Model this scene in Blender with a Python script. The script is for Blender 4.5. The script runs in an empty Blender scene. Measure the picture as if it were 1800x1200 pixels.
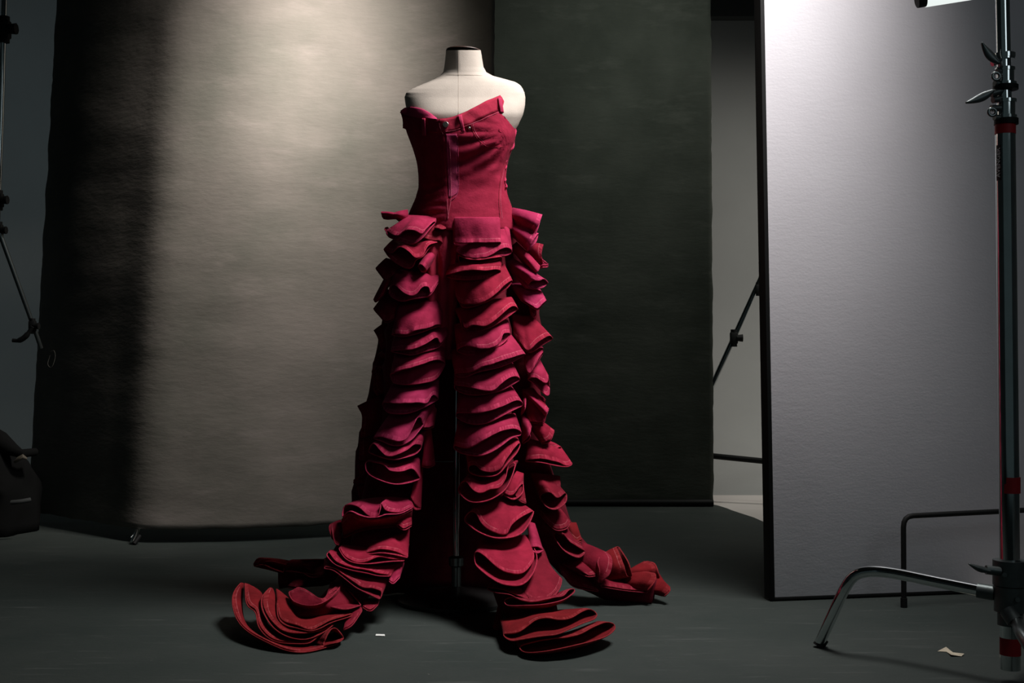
import bpy, bmesh, math, random
from mathutils import Vector, Matrix, noise

random.seed(7)
S = bpy.context.scene
COL = S.collection

# ------------------------------------------------------------------ camera, world, lights, exposure
FPX = 2200.0                       # focal length in pixels of the 1800 px wide frame
CAMZ = 0.77
PITCH = math.atan(40.0 / FPX)      # looking very slightly up
cam_d = bpy.data.cameras.new('camera'); cam = bpy.data.objects.new('camera', cam_d); COL.objects.link(cam)
cam_d.sensor_width = 36.0; cam_d.lens = FPX / 1800.0 * 36.0
cam_d.clip_start = 0.05; cam_d.clip_end = 60
cam.location = (0, 0, CAMZ); cam.rotation_euler = (math.pi / 2 + PITCH, 0, 0)
S.camera = cam

w = bpy.data.worlds.new('world'); S.world = w; w.use_nodes = True
w.node_tree.nodes['Background'].inputs[0].default_value = (0.62, 0.86, 0.90, 1)
w.node_tree.nodes['Background'].inputs[1].default_value = 0.035

def area(name, loc, target, size, power, color=(1, 1, 1), spread=180, size_y=None):
    d = bpy.data.lights.new(name, 'AREA'); o = bpy.data.objects.new(name, d); COL.objects.link(o)
    d.energy = power; d.color = color; d.shape = 'RECTANGLE'; d.size = size; d.size_y = size_y or size
    d.spread = math.radians(spread)
    o.location = loc
    o.rotation_euler = (Vector(target) - Vector(loc)).to_track_quat('-Z', 'Y').to_euler()
    return o
area('key_softbox_light', (1.00, 3.52, 3.05), (-0.13, 3.84, 0.30), 0.8, 26, (1.0, 0.94, 0.92), 82, 0.8)
area('canvas_light', (-0.30, 4.55, 2.95), (-1.02, 5.45, 1.90), 0.35, 16, (1.0, 0.90, 0.84), 62, 0.35)
area('rear_canvas_light', (0.7, 5.6, 3.2), (0.55, 6.85, 1.7), 0.5, 5.0, (0.95, 1.0, 0.92), 110)
area('added_bounce_fill', (2.4, 0.2, 2.6), (1.2, 4.1, 0.8), 1.2, 1.9, (0.86, 0.95, 1.0), 100)  # added fill standing in for weak bounce from the room
area('added_wall_fill', (2.4, 6.8, 3.0), (1.6, 8.2, 0.2), 0.8, 19, (1.0, 0.94, 0.87), 120)  # unseen lamp added to brighten the back wall on the right
area('added_left_fill', (-3.6, 6.2, 3.3), (-3.5, 9.0, 1.2), 0.8, 3.5, (0.75, 0.92, 1.0), 130)  # unseen lamp added to tint the back wall bluish on the left

S.view_settings.view_transform = 'Standard'
S.view_settings.look = 'None'
S.view_settings.gamma = 1
S.view_settings.use_curve_mapping = False
S.view_settings.exposure = 0.0

# ------------------------------------------------------------------ helpers
CP, SP = math.cos(PITCH), math.sin(PITCH)
def P(px, py, D):
    """point of the world at distance D (along the floor) seen at a place of the photograph"""
    u = (px - 900) / FPX; v = (600 - py) / FPX
    dy = CP - v * SP; dz = SP + v * CP
    k = D / dy
    return Vector((u * k, D, CAMZ + dz * k))
def floor_depth(py):
    v = (600 - py) / FPX
    dy = CP - v * SP; dz = SP + v * CP
    return CAMZ * dy / -dz if dz < -1e-4 else 1e9

def mesh_obj(name, verts, faces, mat, parent=None, smooth=True):
    me = bpy.data.meshes.new(name); me.from_pydata([tuple(v) for v in verts], [], faces)
    if smooth: me.polygons.foreach_set('use_smooth', [True] * len(me.polygons))
    me.update()
    if mat: me.materials.append(mat)
    o = bpy.data.objects.new(name, me); COL.objects.link(o)
    if parent:
        o.parent = parent
        o.matrix_parent_inverse = Matrix.Translation(-Vector(root_loc(parent)))
    return o
def root_loc(o):
    # parts sit at the world origin, only the top-level empties are moved
    return Vector((0, 0, 0)) if o.parent else o.location.copy()
def bm_obj(name, bm, mat, parent=None, smooth=True):
    me = bpy.data.meshes.new(name); bm.to_mesh(me); bm.free()
    if smooth: me.polygons.foreach_set('use_smooth', [True] * len(me.polygons))
    if mat: me.materials.append(mat)
    o = bpy.data.objects.new(name, me); COL.objects.link(o)
    if parent:
        o.parent = parent
        o.matrix_parent_inverse = Matrix.Translation(-Vector(root_loc(parent)))
    return o
def thing(name, label, cat, loc=(0, 0, 0), group=None):
    o = bpy.data.objects.new(name, None); COL.objects.link(o)
    o.location = loc; o.empty_display_size = 0.1
    o['label'] = label; o['category'] = cat
    if group: o['group'] = group
    return o
def tag(o, label, cat, group=None):
    o['label'] = label; o['category'] = cat
    if group: o['group'] = group
    return o
def structure(o): o['kind'] = 'structure'; return o
def sharp(o, ang=35):
    try:
        me = o.data; bm = bmesh.new(); bm.from_mesh(me)
        for e in bm.edges:
            if len(e.link_faces) == 2 and e.calc_face_angle(0) > math.radians(ang): e.smooth = False
        bm.to_mesh(me); bm.free()
    except Exception: pass
    return o
def box_bm(bm, lo, hi, bev=0.0):
    r = bmesh.ops.create_cube(bm, size=1)
    vs = r['verts']
    for v in vs:
        v.co = Vector([lo[i] + (v.co[i] + 0.5) * (hi[i] - lo[i]) for i in range(3)])
    if bev:
        es = list({e for v in vs for e in v.link_edges})
        bmesh.ops.bevel(bm, geom=es, offset=bev, segments=2, affect='EDGES', profile=0.5)
def box(name, lo, hi, mat, parent=None, bev=0.004):
    bm = bmesh.new(); box_bm(bm, lo, hi, bev); return sharp(bm_obj(name, bm, mat, parent))
def catmull(pts, n):
    pts = [Vector(p) for p in pts]
    if len(pts) == 2: return [pts[0].lerp(pts[1], i / (n - 1)) for i in range(n)]
    q = [pts[0] * 2 - pts[1]] + pts + [pts[-1] * 2 - pts[-2]]
    dense = []
    for i in range(1, len(q) - 2):
        for k in range(12):
            t = k / 12; a, b, c, d = q[i - 1], q[i], q[i + 1], q[i + 2]
            dense.append(0.5 * ((2 * b) + (c - a) * t + (2 * a - 5 * b + 4 * c - d) * t * t + (3 * b - a - 3 * c + d) * t ** 3))
    dense.append(pts[-1])
    L = [0]
    for i in range(1, len(dense)): L.append(L[-1] + (dense[i] - dense[i - 1]).length)
    out = []; j = 0
    for i in range(n):
        s = L[-1] * i / (n - 1)
        while j < len(L) - 2 and L[j + 1] < s: j += 1
        seg = L[j + 1] - L[j]
        out.append(dense[j].lerp(dense[j + 1], 0 if seg < 1e-9 else (s - L[j]) / seg))
    return out
def tube(name, pts, rad, mat, parent=None, seg=16, smooth_path=0, caps=True):
    """swept round tube; rad is one number or a list"""
    if smooth_path: pts = catmull(pts, smooth_path)
    pts = [Vector(p) for p in pts]; n = len(pts)
    if not isinstance(rad, (list, tuple)): rad = [rad] * n
    verts = []; faces = []; up = None
    for i, p in enumerate(pts):
        t = (pts[min(i + 1, n - 1)] - pts[max(i - 1, 0)]).normalized()
        if up is None:
            up = Vector((0, 0, 1)) if abs(t.z) < 0.9 else Vector((0, 1, 0))
        s = t.cross(up).normalized(); up = s.cross(t).normalized()
        for k in range(seg):
            a = 2 * math.pi * k / seg
            verts.append(p + (s * math.cos(a) + up * math.sin(a)) * rad[i])
    for i in range(n - 1):
        for k in range(seg):
            a = i * seg + k; b = i * seg + (k + 1) % seg
            faces.append((a, b, b + seg, a + seg))
    if caps:
        faces.append(tuple(range(seg))[::-1]); faces.append(tuple(range((n - 1) * seg, n * seg)))
    o = mesh_obj(name, verts, faces, mat, parent)
    return sharp(o, 50)
def lathe_z(name, prof, c, mat, parent=None, seg=32):
    """profile [(r,z)] turned about a vertical axis through c"""
    verts = []; faces = []
    for r, z in prof:
        for k in range(seg):
            a = 2 * math.pi * k / seg
            verts.append((c[0] + r * math.cos(a), c[1] + r * math.sin(a), c[2] + z))
    for i in range(len(prof) - 1):
        for k in range(seg):
            a = i * seg + k; b = i * seg + (k + 1) % seg
            faces.append((a, b, b + seg, a + seg))
    faces.append(tuple(range(seg))[::-1]); faces.append(tuple(range((len(prof) - 1) * seg, len(prof) * seg)))
    return sharp(mesh_obj(name, verts, faces, mat, parent), 40)

# ------------------------------------------------------------------ materials
def mat_base(name):
    m = bpy.data.materials.new(name); m.use_nodes = True
    nt = m.node_tree; b = nt.nodes['Principled BSDF']
    return m, nt, b
def N(nt, t, **kw):
    n = nt.nodes.new(t)
    for k, v in kw.items(): setattr(n, k, v)
    return n
def math_n(nt, op, a, b=None, clamp=False):
    n = N(nt, 'ShaderNodeMath', operation=op, use_clamp=clamp)
    for i, x in enumerate((a, b)):
        if x is None: continue
        if isinstance(x, (int, float)): n.inputs[i].default_value = x
        else: nt.links.new(x, n.inputs[i])
    return n.outputs[0]
def mix_c(nt, fac, a, b):
    n = N(nt, 'ShaderNodeMix', data_type='RGBA')
    for sock, x in ((n.inputs[0], fac), (n.inputs[6], a), (n.inputs[7], b)):
        if isinstance(x, (int, float)): sock.default_value = x
        elif isinstance(x, tuple): sock.default_value = (*x, 1) if len(x) == 3 else x
        else: nt.links.new(x, sock)
    return n.outputs[2]
def noise_n(nt, vec, scale, detail=4, rough=0.55):
    n = N(nt, 'ShaderNodeTexNoise'); n.inputs['Scale'].default_value = scale
    n.inputs['Detail'].default_value = detail; n.inputs['Roughness'].default_value = rough
    if vec: nt.links.new(vec, n.inputs['Vector'])
    return n.outputs[0]
def mapping(nt, src, scale):
    n = N(nt, 'ShaderNodeMapping'); n.inputs['Scale'].default_value = scale; nt.links.new(src, n.inputs[0]); return n.outputs[0]
def ramp(nt, fac, lo, hi):
    n = N(nt, 'ShaderNodeMapRange'); n.inputs[1].default_value = lo; n.inputs[2].default_value = hi
    nt.links.new(fac, n.inputs[0]); return n.outputs[0]
def bump(nt, b, h, strength, dist):
    n = N(nt, 'ShaderNodeBump'); n.inputs['Strength'].default_value = strength; n.inputs['Distance'].default_value = dist
    nt.links.new(h, n.inputs['Height']); nt.links.new(n.outputs[0], b.inputs['Normal'])

def denim(name, col, light, stitched=True):
    m, nt, b = mat_base(name)
    tc = N(nt, 'ShaderNodeTexCoord')
    o = tc.outputs['Object']
    mott = noise_n(nt, o, 14, 5, 0.6)
    fine = noise_n(nt, o, 420, 2, 0.5)
    c = mix_c(nt, ramp(nt, mott, 0.34, 0.68), tuple(x * 0.80 for x in col), tuple(x * 1.06 for x in light))
    if stitched:
        sep = N(nt, 'ShaderNodeSeparateXYZ'); nt.links.new(tc.outputs['UV'], sep.inputs[0])
        u, v = sep.outputs[0], sep.outputs[1]
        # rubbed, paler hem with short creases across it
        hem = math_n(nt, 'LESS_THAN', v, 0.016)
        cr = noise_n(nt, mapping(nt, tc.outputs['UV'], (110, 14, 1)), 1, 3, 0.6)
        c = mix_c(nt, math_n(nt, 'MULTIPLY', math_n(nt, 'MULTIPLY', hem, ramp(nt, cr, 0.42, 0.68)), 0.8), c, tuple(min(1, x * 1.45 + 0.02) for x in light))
        rim = math_n(nt, 'LESS_THAN', v, 0.0022)  # frayed edge, with the rim highlight painted into its paler colour
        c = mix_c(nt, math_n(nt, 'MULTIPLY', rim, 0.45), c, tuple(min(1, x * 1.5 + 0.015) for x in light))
        for off in (0.0135,):
            d = math_n(nt, 'ABSOLUTE', math_n(nt, 'SUBTRACT', v, off))
            ln = math_n(nt, 'LESS_THAN', d, 0.0006)
            ds = math_n(nt, 'LESS_THAN', math_n(nt, 'FRACT', math_n(nt, 'MULTIPLY', u, 260.0)), 0.62)
            part = math_n(nt, 'GREATER_THAN', noise_n(nt, o, 9, 1), 0.5)
            k = math_n(nt, 'MULTIPLY', math_n(nt, 'MULTIPLY', ln, ds), math_n(nt, 'MULTIPLY', part, 0.6))
            c = mix_c(nt, k, c, (0.62, 0.24, 0.26))
    nt.links.new(c, b.inputs['Base Color'])
    b.inputs['Roughness'].default_value = 0.86
    b.inputs['Specular IOR Level'].default_value = 0.10
    b.inputs['Sheen Weight'].default_value = 0.03; b.inputs['Sheen Roughness'].default_value = 0.5
    b.inputs['Sheen Tint'].default_value = (0.9, 0.35, 0.45, 1)
    h = math_n(nt, 'ADD', math_n(nt, 'MULTIPLY', fine, 0.25), noise_n(nt, o, 55, 4, 0.6))
    bump(nt, b, h, 0.45, 0.0035)
    return m
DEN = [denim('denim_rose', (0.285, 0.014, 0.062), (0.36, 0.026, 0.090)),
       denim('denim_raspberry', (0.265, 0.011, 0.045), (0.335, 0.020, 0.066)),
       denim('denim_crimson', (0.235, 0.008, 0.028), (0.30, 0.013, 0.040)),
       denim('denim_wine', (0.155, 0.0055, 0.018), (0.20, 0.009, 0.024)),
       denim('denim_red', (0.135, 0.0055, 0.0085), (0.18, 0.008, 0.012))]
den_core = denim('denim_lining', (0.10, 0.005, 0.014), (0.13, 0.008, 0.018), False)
den_bod = denim('denim_bodice', (0.25, 0.010, 0.034), (0.31, 0.017, 0.048), False)
den_fly = denim('denim_faded_purple', (0.34, 0.030, 0.095), (0.45, 0.062, 0.15), False)
thread = denim('thread_pink', (0.50, 0.10, 0.16), (0.56, 0.14, 0.20), False)

def simple(name, col, rough=0.5, metal=0.0, bumpscale=0, bs=0.2, spec=0.5, var=0.0, vscale=8):
    m, nt, b = mat_base(name)
    tc = N(nt, 'ShaderNodeTexCoord')
    if var:
        c = mix_c(nt, ramp(nt, noise_n(nt, tc.outputs['Object'], vscale, 6, 0.6), 0.3, 0.7), tuple(x * (1 - var) for x in col), tuple(min(1, x * (1 + var)) for x in col))
        nt.links.new(c, b.inputs['Base Color'])
    else: b.inputs['Base Color'].default_value = (*col, 1)
    b.inputs['Roughness'].default_value = rough; b.inputs['Metallic'].default_value = metal
    b.inputs['Specular IOR Level'].default_value = spec
    if bumpscale: bump(nt, b, noise_n(nt, tc.outputs['Object'], bumpscale, 4), bs, 0.002)
    return m
linen = simple('cream_linen', (0.60, 0.54, 0.47), 0.9, 0, 300, 0.25, 0.2, 0.05, 30)
wood_cap = simple('neck_cap_brown', (0.05, 0.025, 0.018), 0.5)
chrome = simple('chrome', (0.60, 0.65, 0.65), 0.09, 1.0, 0, 0, 0.5, 0.06, 20)
chrome_dull = simple('dull_chrome', (0.20, 0.23, 0.23), 0.33, 1.0, 60, 0.1)
cast = simple('cast_metal', (0.11, 0.13, 0.13), 0.45, 0.8, 90, 0.25, 0.5, 0.15, 30)
black = simple('black_paint', (0.006, 0.007, 0.007), 0.65, 0, 80, 0.1, 0.2)
black_cloth = simple('black_cloth', (0.004, 0.0045, 0.0045), 0.95, 0, 120, 0.3, 0.1)
red_tape = simple('red_tape', (0.33, 0.010, 0.016), 0.6, 0, 120, 0.15, 0.3, 0.1, 50)
base_black = simple('base_black_enamel', (0.008, 0.008, 0.008), 0.35)
wall_m = simple('wall_paint', (0.34, 0.35, 0.34), 0.9, 0, 60, 0.1, 0.2, 0.04, 2)
wall_l = simple('wall_paint_blue_grey', (0.30, 0.36, 0.38), 0.9, 0, 60, 0.1, 0.2, 0.04, 2)
ceil_m = simple('ceiling_paint', (0.05, 0.055, 0.055), 0.9)
cyc_m = simple('pale_floor_paint', (0.62, 0.59, 0.56), 0.6, 0, 40, 0.1, 0.3, 0.05, 3)
paper_m = simple('paper_scrap', (0.52, 0.47, 0.36), 0.8, 0, 80, 0.3, 0.3, 0.2, 60)
chip_m = simple('white_chip', (0.75, 0.78, 0.76), 0.6)
nickel = simple('nickel_button', (0.42, 0.40, 0.36), 0.35, 1.0)
label_m = simple('black_label', (0.01, 0.01, 0.012), 0.5)
ink_m = simple('label_lettering', (0.8, 0.82, 0.85), 0.6)

def floor_mat():
    m, nt, b = mat_base('dark_floor_paint')
    tc = N(nt, 'ShaderNodeTexCoord'); o = tc.outputs['Object']
    c = mix_c(nt, ramp(nt, noise_n(nt, o, 1.3, 8, 0.65), 0.3, 0.7), (0.022, 0.032, 0.029), (0.040, 0.049, 0.045))
    st = ramp(nt, noise_n(nt, mapping(nt, o, (3, 26, 3)), 1, 6, 0.7), 0.58, 0.74)
    c = mix_c(nt, math_n(nt, 'MULTIPLY', st, 0.5), c, (0.11, 0.12, 0.115))
    sp = ramp(nt, noise_n(nt, o, 60, 3, 0.6), 0.70, 0.78)
    c = mix_c(nt, math_n(nt, 'MULTIPLY', sp, 0.35), c, (0.30, 0.30, 0.28))
    nt.links.new(c, b.inputs['Base Color'])
    b.inputs['Roughness'].default_value = 0.72; b.inputs['Specular IOR Level'].default_value = 0.25
    bump(nt, b, noise_n(nt, o, 30, 6, 0.7), 0.35, 0.004)
    return m
floor_dark = floor_mat()
def canvas_mat(name, c1, c2, c3, scale=1.6):
    m, nt, b = mat_base(name)
    tc = N(nt, 'ShaderNodeTexCoord'); o = tc.outputs['Object']
    a = ramp(nt, noise_n(nt, o, scale, 7, 0.62), 0.33, 0.68)
    c = mix_c(nt, a, c1, c2)
    s = ramp(nt, noise_n(nt, mapping(nt, o, (2.5, 2.5, 9)), 1.2, 6, 0.65), 0.55, 0.75)
    c = mix_c(nt, math_n(nt, 'MULTIPLY', s, 0.5), c, c3)
    sp = ramp(nt, noise_n(nt, o, 34, 6, 0.75), 0.62, 0.8)
    c = mix_c(nt, math_n(nt, 'MULTIPLY', sp, 0.25), c, c3)
    nt.links.new(c, b.inputs['Base Color'])
    b.inputs['Roughness'].default_value = 0.9; b.inputs['Specular IOR Level'].default_value = 0.15
    h = math_n(nt, 'ADD', noise_n(nt, mapping(nt, o, (14, 14, 40)), 1, 5, 0.6), math_n(nt, 'MULTIPLY', noise_n(nt, mapping(nt, o, (500, 500, 500)), 1, 1), 0.12))
    bump(nt, b, h, 0.35, 0.006)
    return m
canvas_l = canvas_mat('painted_canvas_taupe', (0.112, 0.112, 0.096), (0.172, 0.158, 0.142), (0.21, 0.19, 0.175))
canvas_r = canvas_mat('painted_canvas_dark', (0.048, 0.055, 0.045), (0.080, 0.087, 0.073), (0.125, 0.130, 0.112), 2.2)
def foam_mat():
    m, nt, b = mat_base('white_foam_board')
    tc = N(nt, 'ShaderNodeTexCoord'); o = tc.outputs['Object']
    c = mix_c(nt, ramp(nt, noise_n(nt, o, 3, 5), 0.3, 0.7), (0.68, 0.67, 0.71), (0.73, 0.72, 0.76))
    nt.links.new(c, b.inputs['Base Color'])
    b.inputs['Roughness'].default_value = 0.75; b.inputs['Specular IOR Level'].default_value = 0.3
    h = math_n(nt, 'ADD', noise_n(nt, mapping(nt, o, (110, 110, 150)), 1, 3), noise_n(nt, mapping(nt, o, (25, 25, 70)), 1, 3))
    bump(nt, b, h, 0.2, 0.0015)
    return m
foam = foam_mat()
def emit(name, col, s):
    m, nt, b = mat_base(name)
    b.inputs['Base Color'].default_value = (*col, 1)
    b.inputs['Emission Color'].default_value = (*col, 1); b.inputs['Emission Strength'].default_value = s
    return m
lamp_m = emit('lit_lamp_tube', (0.86, 0.93, 0.90), 0.95)

# ------------------------------------------------------------------ the setting
WB = 9.0
def plane(name, vs, mat): return mesh_obj(name, vs, [(0, 1, 2, 3)], mat, smooth=False)
structure(box('floor', (-5.5, -1.5, -0.12), (5.5, WB + 0.1, -0.012), cyc_m, bev=0.0))
structure(box('wall_left', (-4.6, -1.5, -0.012), (-4.5, WB, 3.7), wall_l, bev=0.0))
structure(box('wall_right', (4.5, -1.5, -0.012), (4.6, WB, 3.7), wall_l, bev=0.0))
structure(box('ceiling', (-4.6, -1.5, 3.7), (4.6, WB + 0.1, 3.8), ceil_m, bev=0.0))
# back wall running into the floor in a soft cove
prof = [(WB, 3.7), (WB, 2.2), (WB, 1.6)]
for k in range(13):
    a = math.pi / 2 * k / 12; r = 1.5
    prof.append((WB - r + r * math.cos(a), -0.0119 + r - r * math.sin(a)))
vs = []; fs = []
for x in (-4.5, 4.5):
    for y, z in prof: vs.append((x, y, z))
n = len(prof)
for i in range(n - 1): fs.append((i, i + 1, n + i + 1, n + i))
structure(box('trim_1', (0.9, WB - 0.12, 3.25), (4.5, WB - 0.005, 3.7), ceil_m, bev=0.0))
wb = mesh_obj('wall_back', vs, fs, wall_m); structure(wb)

# dark painted sheet that covers the pale floor (its right edge shows between canvas and foam board)
edge = [(2.05, -1.2), (1.75, 3.0), (1.50, 4.5)] + [(P(px, py, floor_depth(py)).x, floor_depth(py)) for px, py in ((1345, 918), (1325, 909), (1300, 901), (1285, 896), (1278, 893), (1262, 888))] + [(1.08, 6.95)]
bm = bmesh.new()
outl = [(-4.4, -1.2)] + edge + [(-4.4, 6.95)]
f = bm.faces.new([bm.verts.new((x, y, -0.011)) for x, y in outl])
r = bmesh.ops.extrude_face_region(bm, geom=[f])
for v in r['geom']:
    if isinstance(v, bmesh.types.BMVert): v.co.z = 0.0
bmesh.ops.recalc_face_normals(bm, faces=bm.faces)
fc = bm_obj('floor_sheet', bm, floor_dark, smooth=False)
tag(fc, 'dark grey-green scuffed floor sheet covering the studio floor under the dress', 'floor covering')

# ------------------------------------------------------------------ the taupe canvas behind the dress
def canvas(name, bot, top, zb, zt, mat, nx, nz, amp, seed, parent=None, ragged=0.01):
    """bot and top are floor-plan paths [(x,y)] of the lower and the upper edge"""
    B = catmull([(x, y, 0) for x, y in bot], nx); T = catmull([(x, y, 0) for x, y in top], nx)
    vs = []; fs = []
    for j in range(nz):
        t = j / (nz - 1)
        for i in range(nx):
            p = B[i].lerp(T[i], t)
            z = zb + (zt - zb) * t
            if j == 0: z += ragged * noise.noise(Vector((i * 0.25, seed, 3)))
            d = amp * (noise.noise(Vector((p.x * 1.3, z * 3.2, seed))) + 0.5 * noise.noise(Vector((p.x * 4, z * 9, seed + 5))))
            e = 0.006 * noise.noise(Vector((z * 9, seed, 1))) + 0.003 * noise.noise(Vector((z * 40, seed, 1)))
            vs.append((p.x + (e if i in (0, nx - 1) else 0), p.y + d, z))
    for j in range(nz - 1):
        for i in range(nx - 1):
            a = j * nx + i; fs.append((a, a + 1, a + nx + 1, a + nx))
    o = mesh_obj(name, vs, fs, mat, parent)
    m = o.modifiers.new('thickness', 'SOLIDIFY'); m.thickness = 0.003; m.offset = 0
    return o
def X(px, D): return (px - 900) / FPX * D
cvt = thing('hanging_canvas', 'large taupe painted canvas hanging behind the dress, brightly lit in the middle', 'backdrop', (-1.0, 5.6, 0))
bot = [(X(52, 6.10), 6.10), (X(110, 5.86), 5.86), (X(185, 5.60), 5.60), (X(245, 5.42), 5.42), (X(330, 5.40), 5.40), (X(450, 5.44), 5.44), (X(580, 5.56), 5.56), (X(660, 5.66), 5.66), (X(730, 5.66), 5.66), (X(800, 5.58), 5.58), (X(868, 5.42), 5.42)]
top = [(X(99, 6.10), 6.10), (X(150, 5.90), 5.90), (X(205, 5.75), 5.75), (X(265, 5.62), 5.62), (X(340, 5.49), 5.49), (X(450, 5.42), 5.42), (X(580, 5.48), 5.48), (X(660, 5.52), 5.52), (X(730, 5.51), 5.51), (X(800, 5.42), 5.42), (X(869, 5.26), 5.26)]
canvas('painted_cloth', bot, top, 0.060, 2.72, canvas_l, 110, 110, 0.007, 2.0, cvt, 0.008)
tube('top_roller', [P(95, 600, 6.05) * 1 - Vector((0, 0, P(95, 600, 6.05).z - 2.74)), Vector((X(870, 5.5), 5.55, 2.74))], 0.03, black, cvt)
# little thread ring on the left edge of the canvas
tube('thread_loop', [P(88, 618, 5.82), P(95, 616, 5.80), P(97, 628, 5.80), P(91, 645, 5.80), P(84, 640, 5.82), P(88, 624, 5.82)], 0.0008, simple('pale_thread', (0.06, 0.06, 0.05), 0.8), cvt, 6, 24)

cvr = thing('standing_canvas', 'almost black painted canvas standing on the floor right of the dress', 'backdrop', (0.4, 6.85, 0))
bot = [(-1.05, 6.86), (-0.3, 6.84), (0.4, 6.85), (0.9, 6.83), (X(1254, 6.80), 6.80)]
top = [(-1.05, 6.86), (-0.3, 6.84), (0.4, 6.85), (0.9, 6.83), (X(1251, 6.80), 6.80)]
canvas('painted_cloth', bot, top, 0.012, 2.85, canvas_r, 90, 110, 0.006, 9.0, cvr, 0.002)
tube('bottom_batten', [(-1.04, 6.835, 0.020), (X(1253, 6.79), 6.79, 0.020)], 0.019, black, cvr)
box('stiffener_board', (-1.04, 6.88, 0.003), (1.06, 6.90, 2.86), black, cvr)

# stand foot peeping out under the taupe canvas
sf = thing('backdrop_stand', 'chromed stand foot poking out under the left bend of the taupe canvas', 'stand', (X(237, 5.33), 5.33, 0))
tube('leg', [P(233, 953, 5.36), P(243, 932, 5.42), P(262, 900, 5.60)], 0.011, chrome, sf, 12)
tube('brace', [P(230, 945, 5.40), P(243, 931, 5.44), P(258, 905, 5.60)], 0.005, chrome_dull, sf, 10)
bx_ = P(236, 955, 5.34)
tube('foot_cap', [Vector((bx_.x - 0.004, 5.35, 0.004)), Vector((bx_.x + 0.012, 5.38, 0.035))], 0.010, black, sf, 12)
tube('column', [P(262, 900, 5.62), Vector((P(262, 900, 5.62).x, 5.75, 2.72))], 0.016, chrome_dull, sf, 12)

# dark heap at the left edge
def heap():
    root = thing('cloth_heap', 'black cloth-covered heap on the floor at the left edge of the room', 'heap', (X(-60, 5.6), 5.6, 0))
    vs = []; fs = []; nu, nv = 40, 22
    cx, cy = X(-75, 5.75), 5.75
    for j in range(nv):
        t = j / (nv - 1)
        for i in range(nu):
            a = 2 * math.pi * i / nu
            r = (math.cos(t * math.pi / 2)) ** 0.55
            x = cx + 0.36 * r * math.cos(a); y = cy + 0.26 * r * math.sin(a)
            z = 0.45 * math.sin(t * math.pi / 2) ** 0.9
            k = noise.noise(Vector((x * 5, y * 5, z * 5))) * 0.07 + noise.noise(Vector((x * 16, y * 16, z * 10))) * 0.02
            x += k * math.cos(a); y += k * math.sin(a); z = max(0.001, z + k * 0.8 * t) if j else 0.001
            vs.append((x, y, z))
    for j in range(nv - 1):
        for i in range(nu):
            a = j * nu + i; b = j * nu + (i + 1) % nu
            fs.append((a, b, b + nu, a + nu))
    fs.append(tuple(range(nu))[::-1])
    mesh_obj('cover', vs, fs, black_cloth, root)
    tube('strap', [P(20, 883, 5.47), P(38, 881, 5.46), P(54, 878, 5.48)], 0.010, simple('strap_grey', (0.03, 0.035, 0.035), 0.8), root, 8)
    tube('cloth_fold', [P(-30, 760, 5.7), P(0, 775, 5.66), P(22, 790, 5.64), P(38, 797, 5.62), P(62, 794, 5.7)], [0.05, 0.045, 0.03, 0.02, 0.018], black_cloth, root, 12, 0)
    tube('buckle', [P(26, 812, 5.50), P(33, 806, 5.49), P(40, 802, 5.49), P(47, 806, 5.5)], [0.006, 0.010, 0.011, 0.005], simple('buckle_beige', (0.09, 0.08, 0.06), 0.6), root, 10)
heap()

# ------------------------------------------------------------------ left light stand
ls = thing('light_stand', 'chromed light stand with black clamps cut by the left edge of the photo', 'light stand', (X(-20, 5.0), 5.0, 0))
a0 = P(8, -30, 5.0); a1 = P(2, 200, 5.0); a2 = P(-6, 420, 5.0)
tube('boom_tube', [a0, a1, a2], 0.011, chrome, ls, 14)
tube('column', [P(-14, 380, 5.03), Vector((X(-14, 5.03), 5.03, 0.06))], 0.016, chrome_dull, ls, 14)
def clamp(px, py, D, s, parent, name='clamp'):
    c = P(px, py, D)
    bm = bmesh.new(); box_bm(bm, c - Vector((0.022 * s, 0.02 * s, 0.035 * s)), c + Vector((0.022 * s, 0.02 * s, 0.035 * s)), 0.008 * s)
    o = sharp(bm_obj(name, bm, black, parent))
    tube('clamp_knob', [c + Vector((0.015 * s, -0.01, 0.0)), c + Vector((0.05 * s, -0.012, 0.0))], [0.018 * s, 0.022 * s], black, o, 8)
    tube('clamp_ring', [c + Vector((0, 0, -0.05 * s)), c + Vector((0, 0, 0.05 * s))], 0.019 * s, black, o, 14)
    return o
clamp(8, 52, 5.0, 1.05, ls); clamp(-2, 352, 5.0, 0.8, ls); clamp(-2, 405, 5.0, 0.7, ls)
tube('diagonal_arm', [P(-4, 400, 4.99), P(64, 588, 5.06), P(72, 612, 5.08)], [0.0095, 0.009, 0.009], chrome_dull, ls, 14)
cl = clamp(57, 573, 5.04, 0.62, ls)
tube('lever_handle', [P(57, 576, 5.0), P(46, 590, 5.0), P(34, 598, 5.0), P(22, 598, 5.0)], [0.009, 0.012, 0.011, 0.006], black, cl, 10, 12) if False else tube('lever_handle', catmull([P(57, 574, 5.0), P(46, 590, 5.0), P(34, 598, 5.0), P(22, 598, 5.0)], 12), [0.008] * 4 + [0.011] * 5 + [0.008] * 3, black, cl, 10)
for ang in (110, 180, 250):
    c = Vector((X(-14, 5.03), 5.03, 0)); d = Vector((math.cos(math.radians(ang)), math.sin(math.radians(ang)), 0))
    tube('leg', [c + Vector((0, 0, 0.55)), c + d * 0.24 + Vector((0, 0, 0.30)), c + d * 0.4 + Vector((0, 0, 0.012))], 0.011, chrome_dull, ls, 12)

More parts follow.
